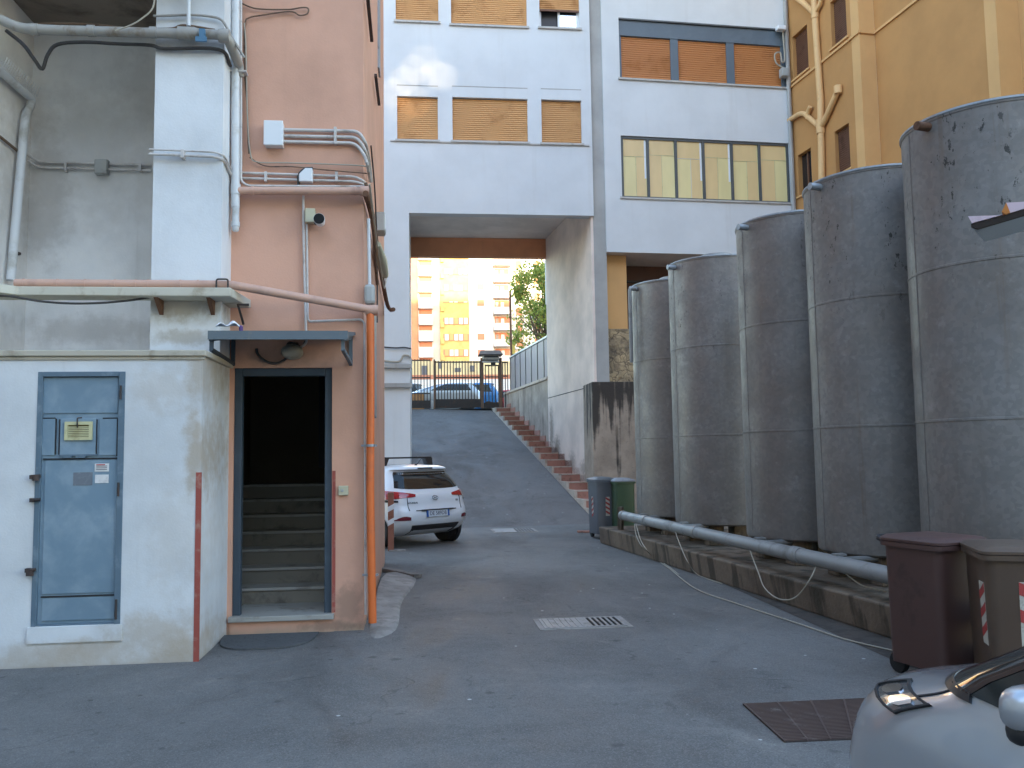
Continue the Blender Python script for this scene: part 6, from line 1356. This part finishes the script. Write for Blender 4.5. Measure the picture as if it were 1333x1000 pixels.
# ================================================================== BLOCKS BEHIND THE CAMERA (close the courtyard, keep it in shade)
cb_mat = plaster('courtyard_render', (.55, .50, .45))
SUN_EL, SUN_AZ = radians(6.0), radians(176.5)     # sky rotation convention: 0 = +Y, clockwise
sd_ = np.array((sin(SUN_AZ) * cos(SUN_EL), cos(SUN_AZ) * cos(SUN_EL), sin(SUN_EL)))
hb = thing('unseen_rear_block', 'unseen long tall block added behind the camera to shade the courtyard, pierced for a sun patch', 'building', (0, -60, 0))  # added out of view to block the low sun
YB = -60.0
pt = np.array(PY(545, 95, YF)); k = (YB - pt[1]) / sd_[1]; hole = pt + sd_ * k; print('sun gap', hole)
shz = np.array((fx_(600), YD, fz_(391))); k = (YB - shz[1]) / sd_[1]; hz = (shz + sd_ * k)[2]; print('block height', hz)
w = MB(); w.wall(-60, 70, YB, 0, hz, [], .1)
hs = []  # small holes shaped to throw the sun patch onto the white facade
for px, py, w_, h_ in ((514, 120, .4, .44), (526, 104, .44, .40), (540, 90, .44, .36), (553, 76, .40, .32), (566, 96, .36, .34), (577, 99, .44, .40), (540, 132, .46, .34), (522, 140, .36, .3), (552, 104, .3, .3)):
    w_ *= .35; h_ *= .35; q = np.array(PY(px, py, YF)); q = q + sd_ * ((YB - q[1]) / sd_[1]); hs.append((q[0] - w_ / 2, q[0] + w_ / 2, q[2] - h_ / 2, q[2] + h_ / 2))
w = MB()
w.wall(-60, 70, 0, 0, hz, hs, .3)
w.v = [(x, YB - y, z) for x, y, z in w.v]
w.quad((-60, YB, hz), (70, YB, hz), (70, YB - 8, hz), (-60, YB - 8, hz)); w.build('wall', cb_mat, hb)
lb2 = thing('side_block', 'tall block closing the yard on the left behind the annex', 'building', (-15, 2, 0)); MB().box(-24, -9.05, -30, 13.4, 0, 14).build('wall', cb_mat, lb2)

# ================================================================== LIGHT, WORLD, CAMERA
world = bpy.data.worlds.new('World'); scene.world = world; world.use_nodes = True; nt = world.node_tree
sky = nt.nodes.new('ShaderNodeTexSky'); sky.sky_type = 'NISHITA'; sky.sun_disc = False; sky.sun_elevation = SUN_EL; sky.sun_rotation = SUN_AZ; sky.air_density = 1.0; sky.dust_density = .8; sky.ozone_density = 1.7
bg = nt.nodes['Background']; tint = nt.nodes.new('ShaderNodeMix'); tint.data_type = 'RGBA'; tint.blend_type = 'MULTIPLY'; tint.inputs[0].default_value = 1; tint.inputs[7].default_value = (1.08, .985, .975, 1); nt.links.new(sky.outputs[0], tint.inputs[6]); nt.links.new(tint.outputs[2], bg.inputs['Color']); bg.inputs['Strength'].default_value = SKY
sl_ = bpy.data.lights.new('sun', 'SUN'); sl_.energy = SUN; sl_.angle = radians(.53); sl_.color = (1.0, .77, .47); so_ = bpy.data.objects.new('sun', sl_); COL.objects.link(so_)
from mathutils import Vector, Matrix
so_.rotation_euler = Vector(tuple(sd_)).to_track_quat('Z', 'Y').to_euler()
cam = bpy.data.cameras.new('camera'); co = bpy.data.objects.new('camera', cam); COL.objects.link(co)
cam.sensor_width = 36; cam.lens = 36 * FPX / 1333.0; cam.clip_end = 2000; cam.clip_start = .05
co.matrix_world = Matrix(((RV[0], UV[0], -fw[0], 0), (RV[1], UV[1], -fw[1], 0), (RV[2], UV[2], -fw[2], H), (0, 0, 0, 1)))
scene.camera = co
scene.render.resolution_x = 1024; scene.render.resolution_y = 768
vs_ = scene.view_settings; vs_.view_transform = 'Standard'; vs_.look = 'None'; vs_.exposure = EXPO; vs_.gamma = 1; vs_.use_curve_mapping = False
scene.cycles.max_bounces = 8; scene.cycles.diffuse_bounces = 5
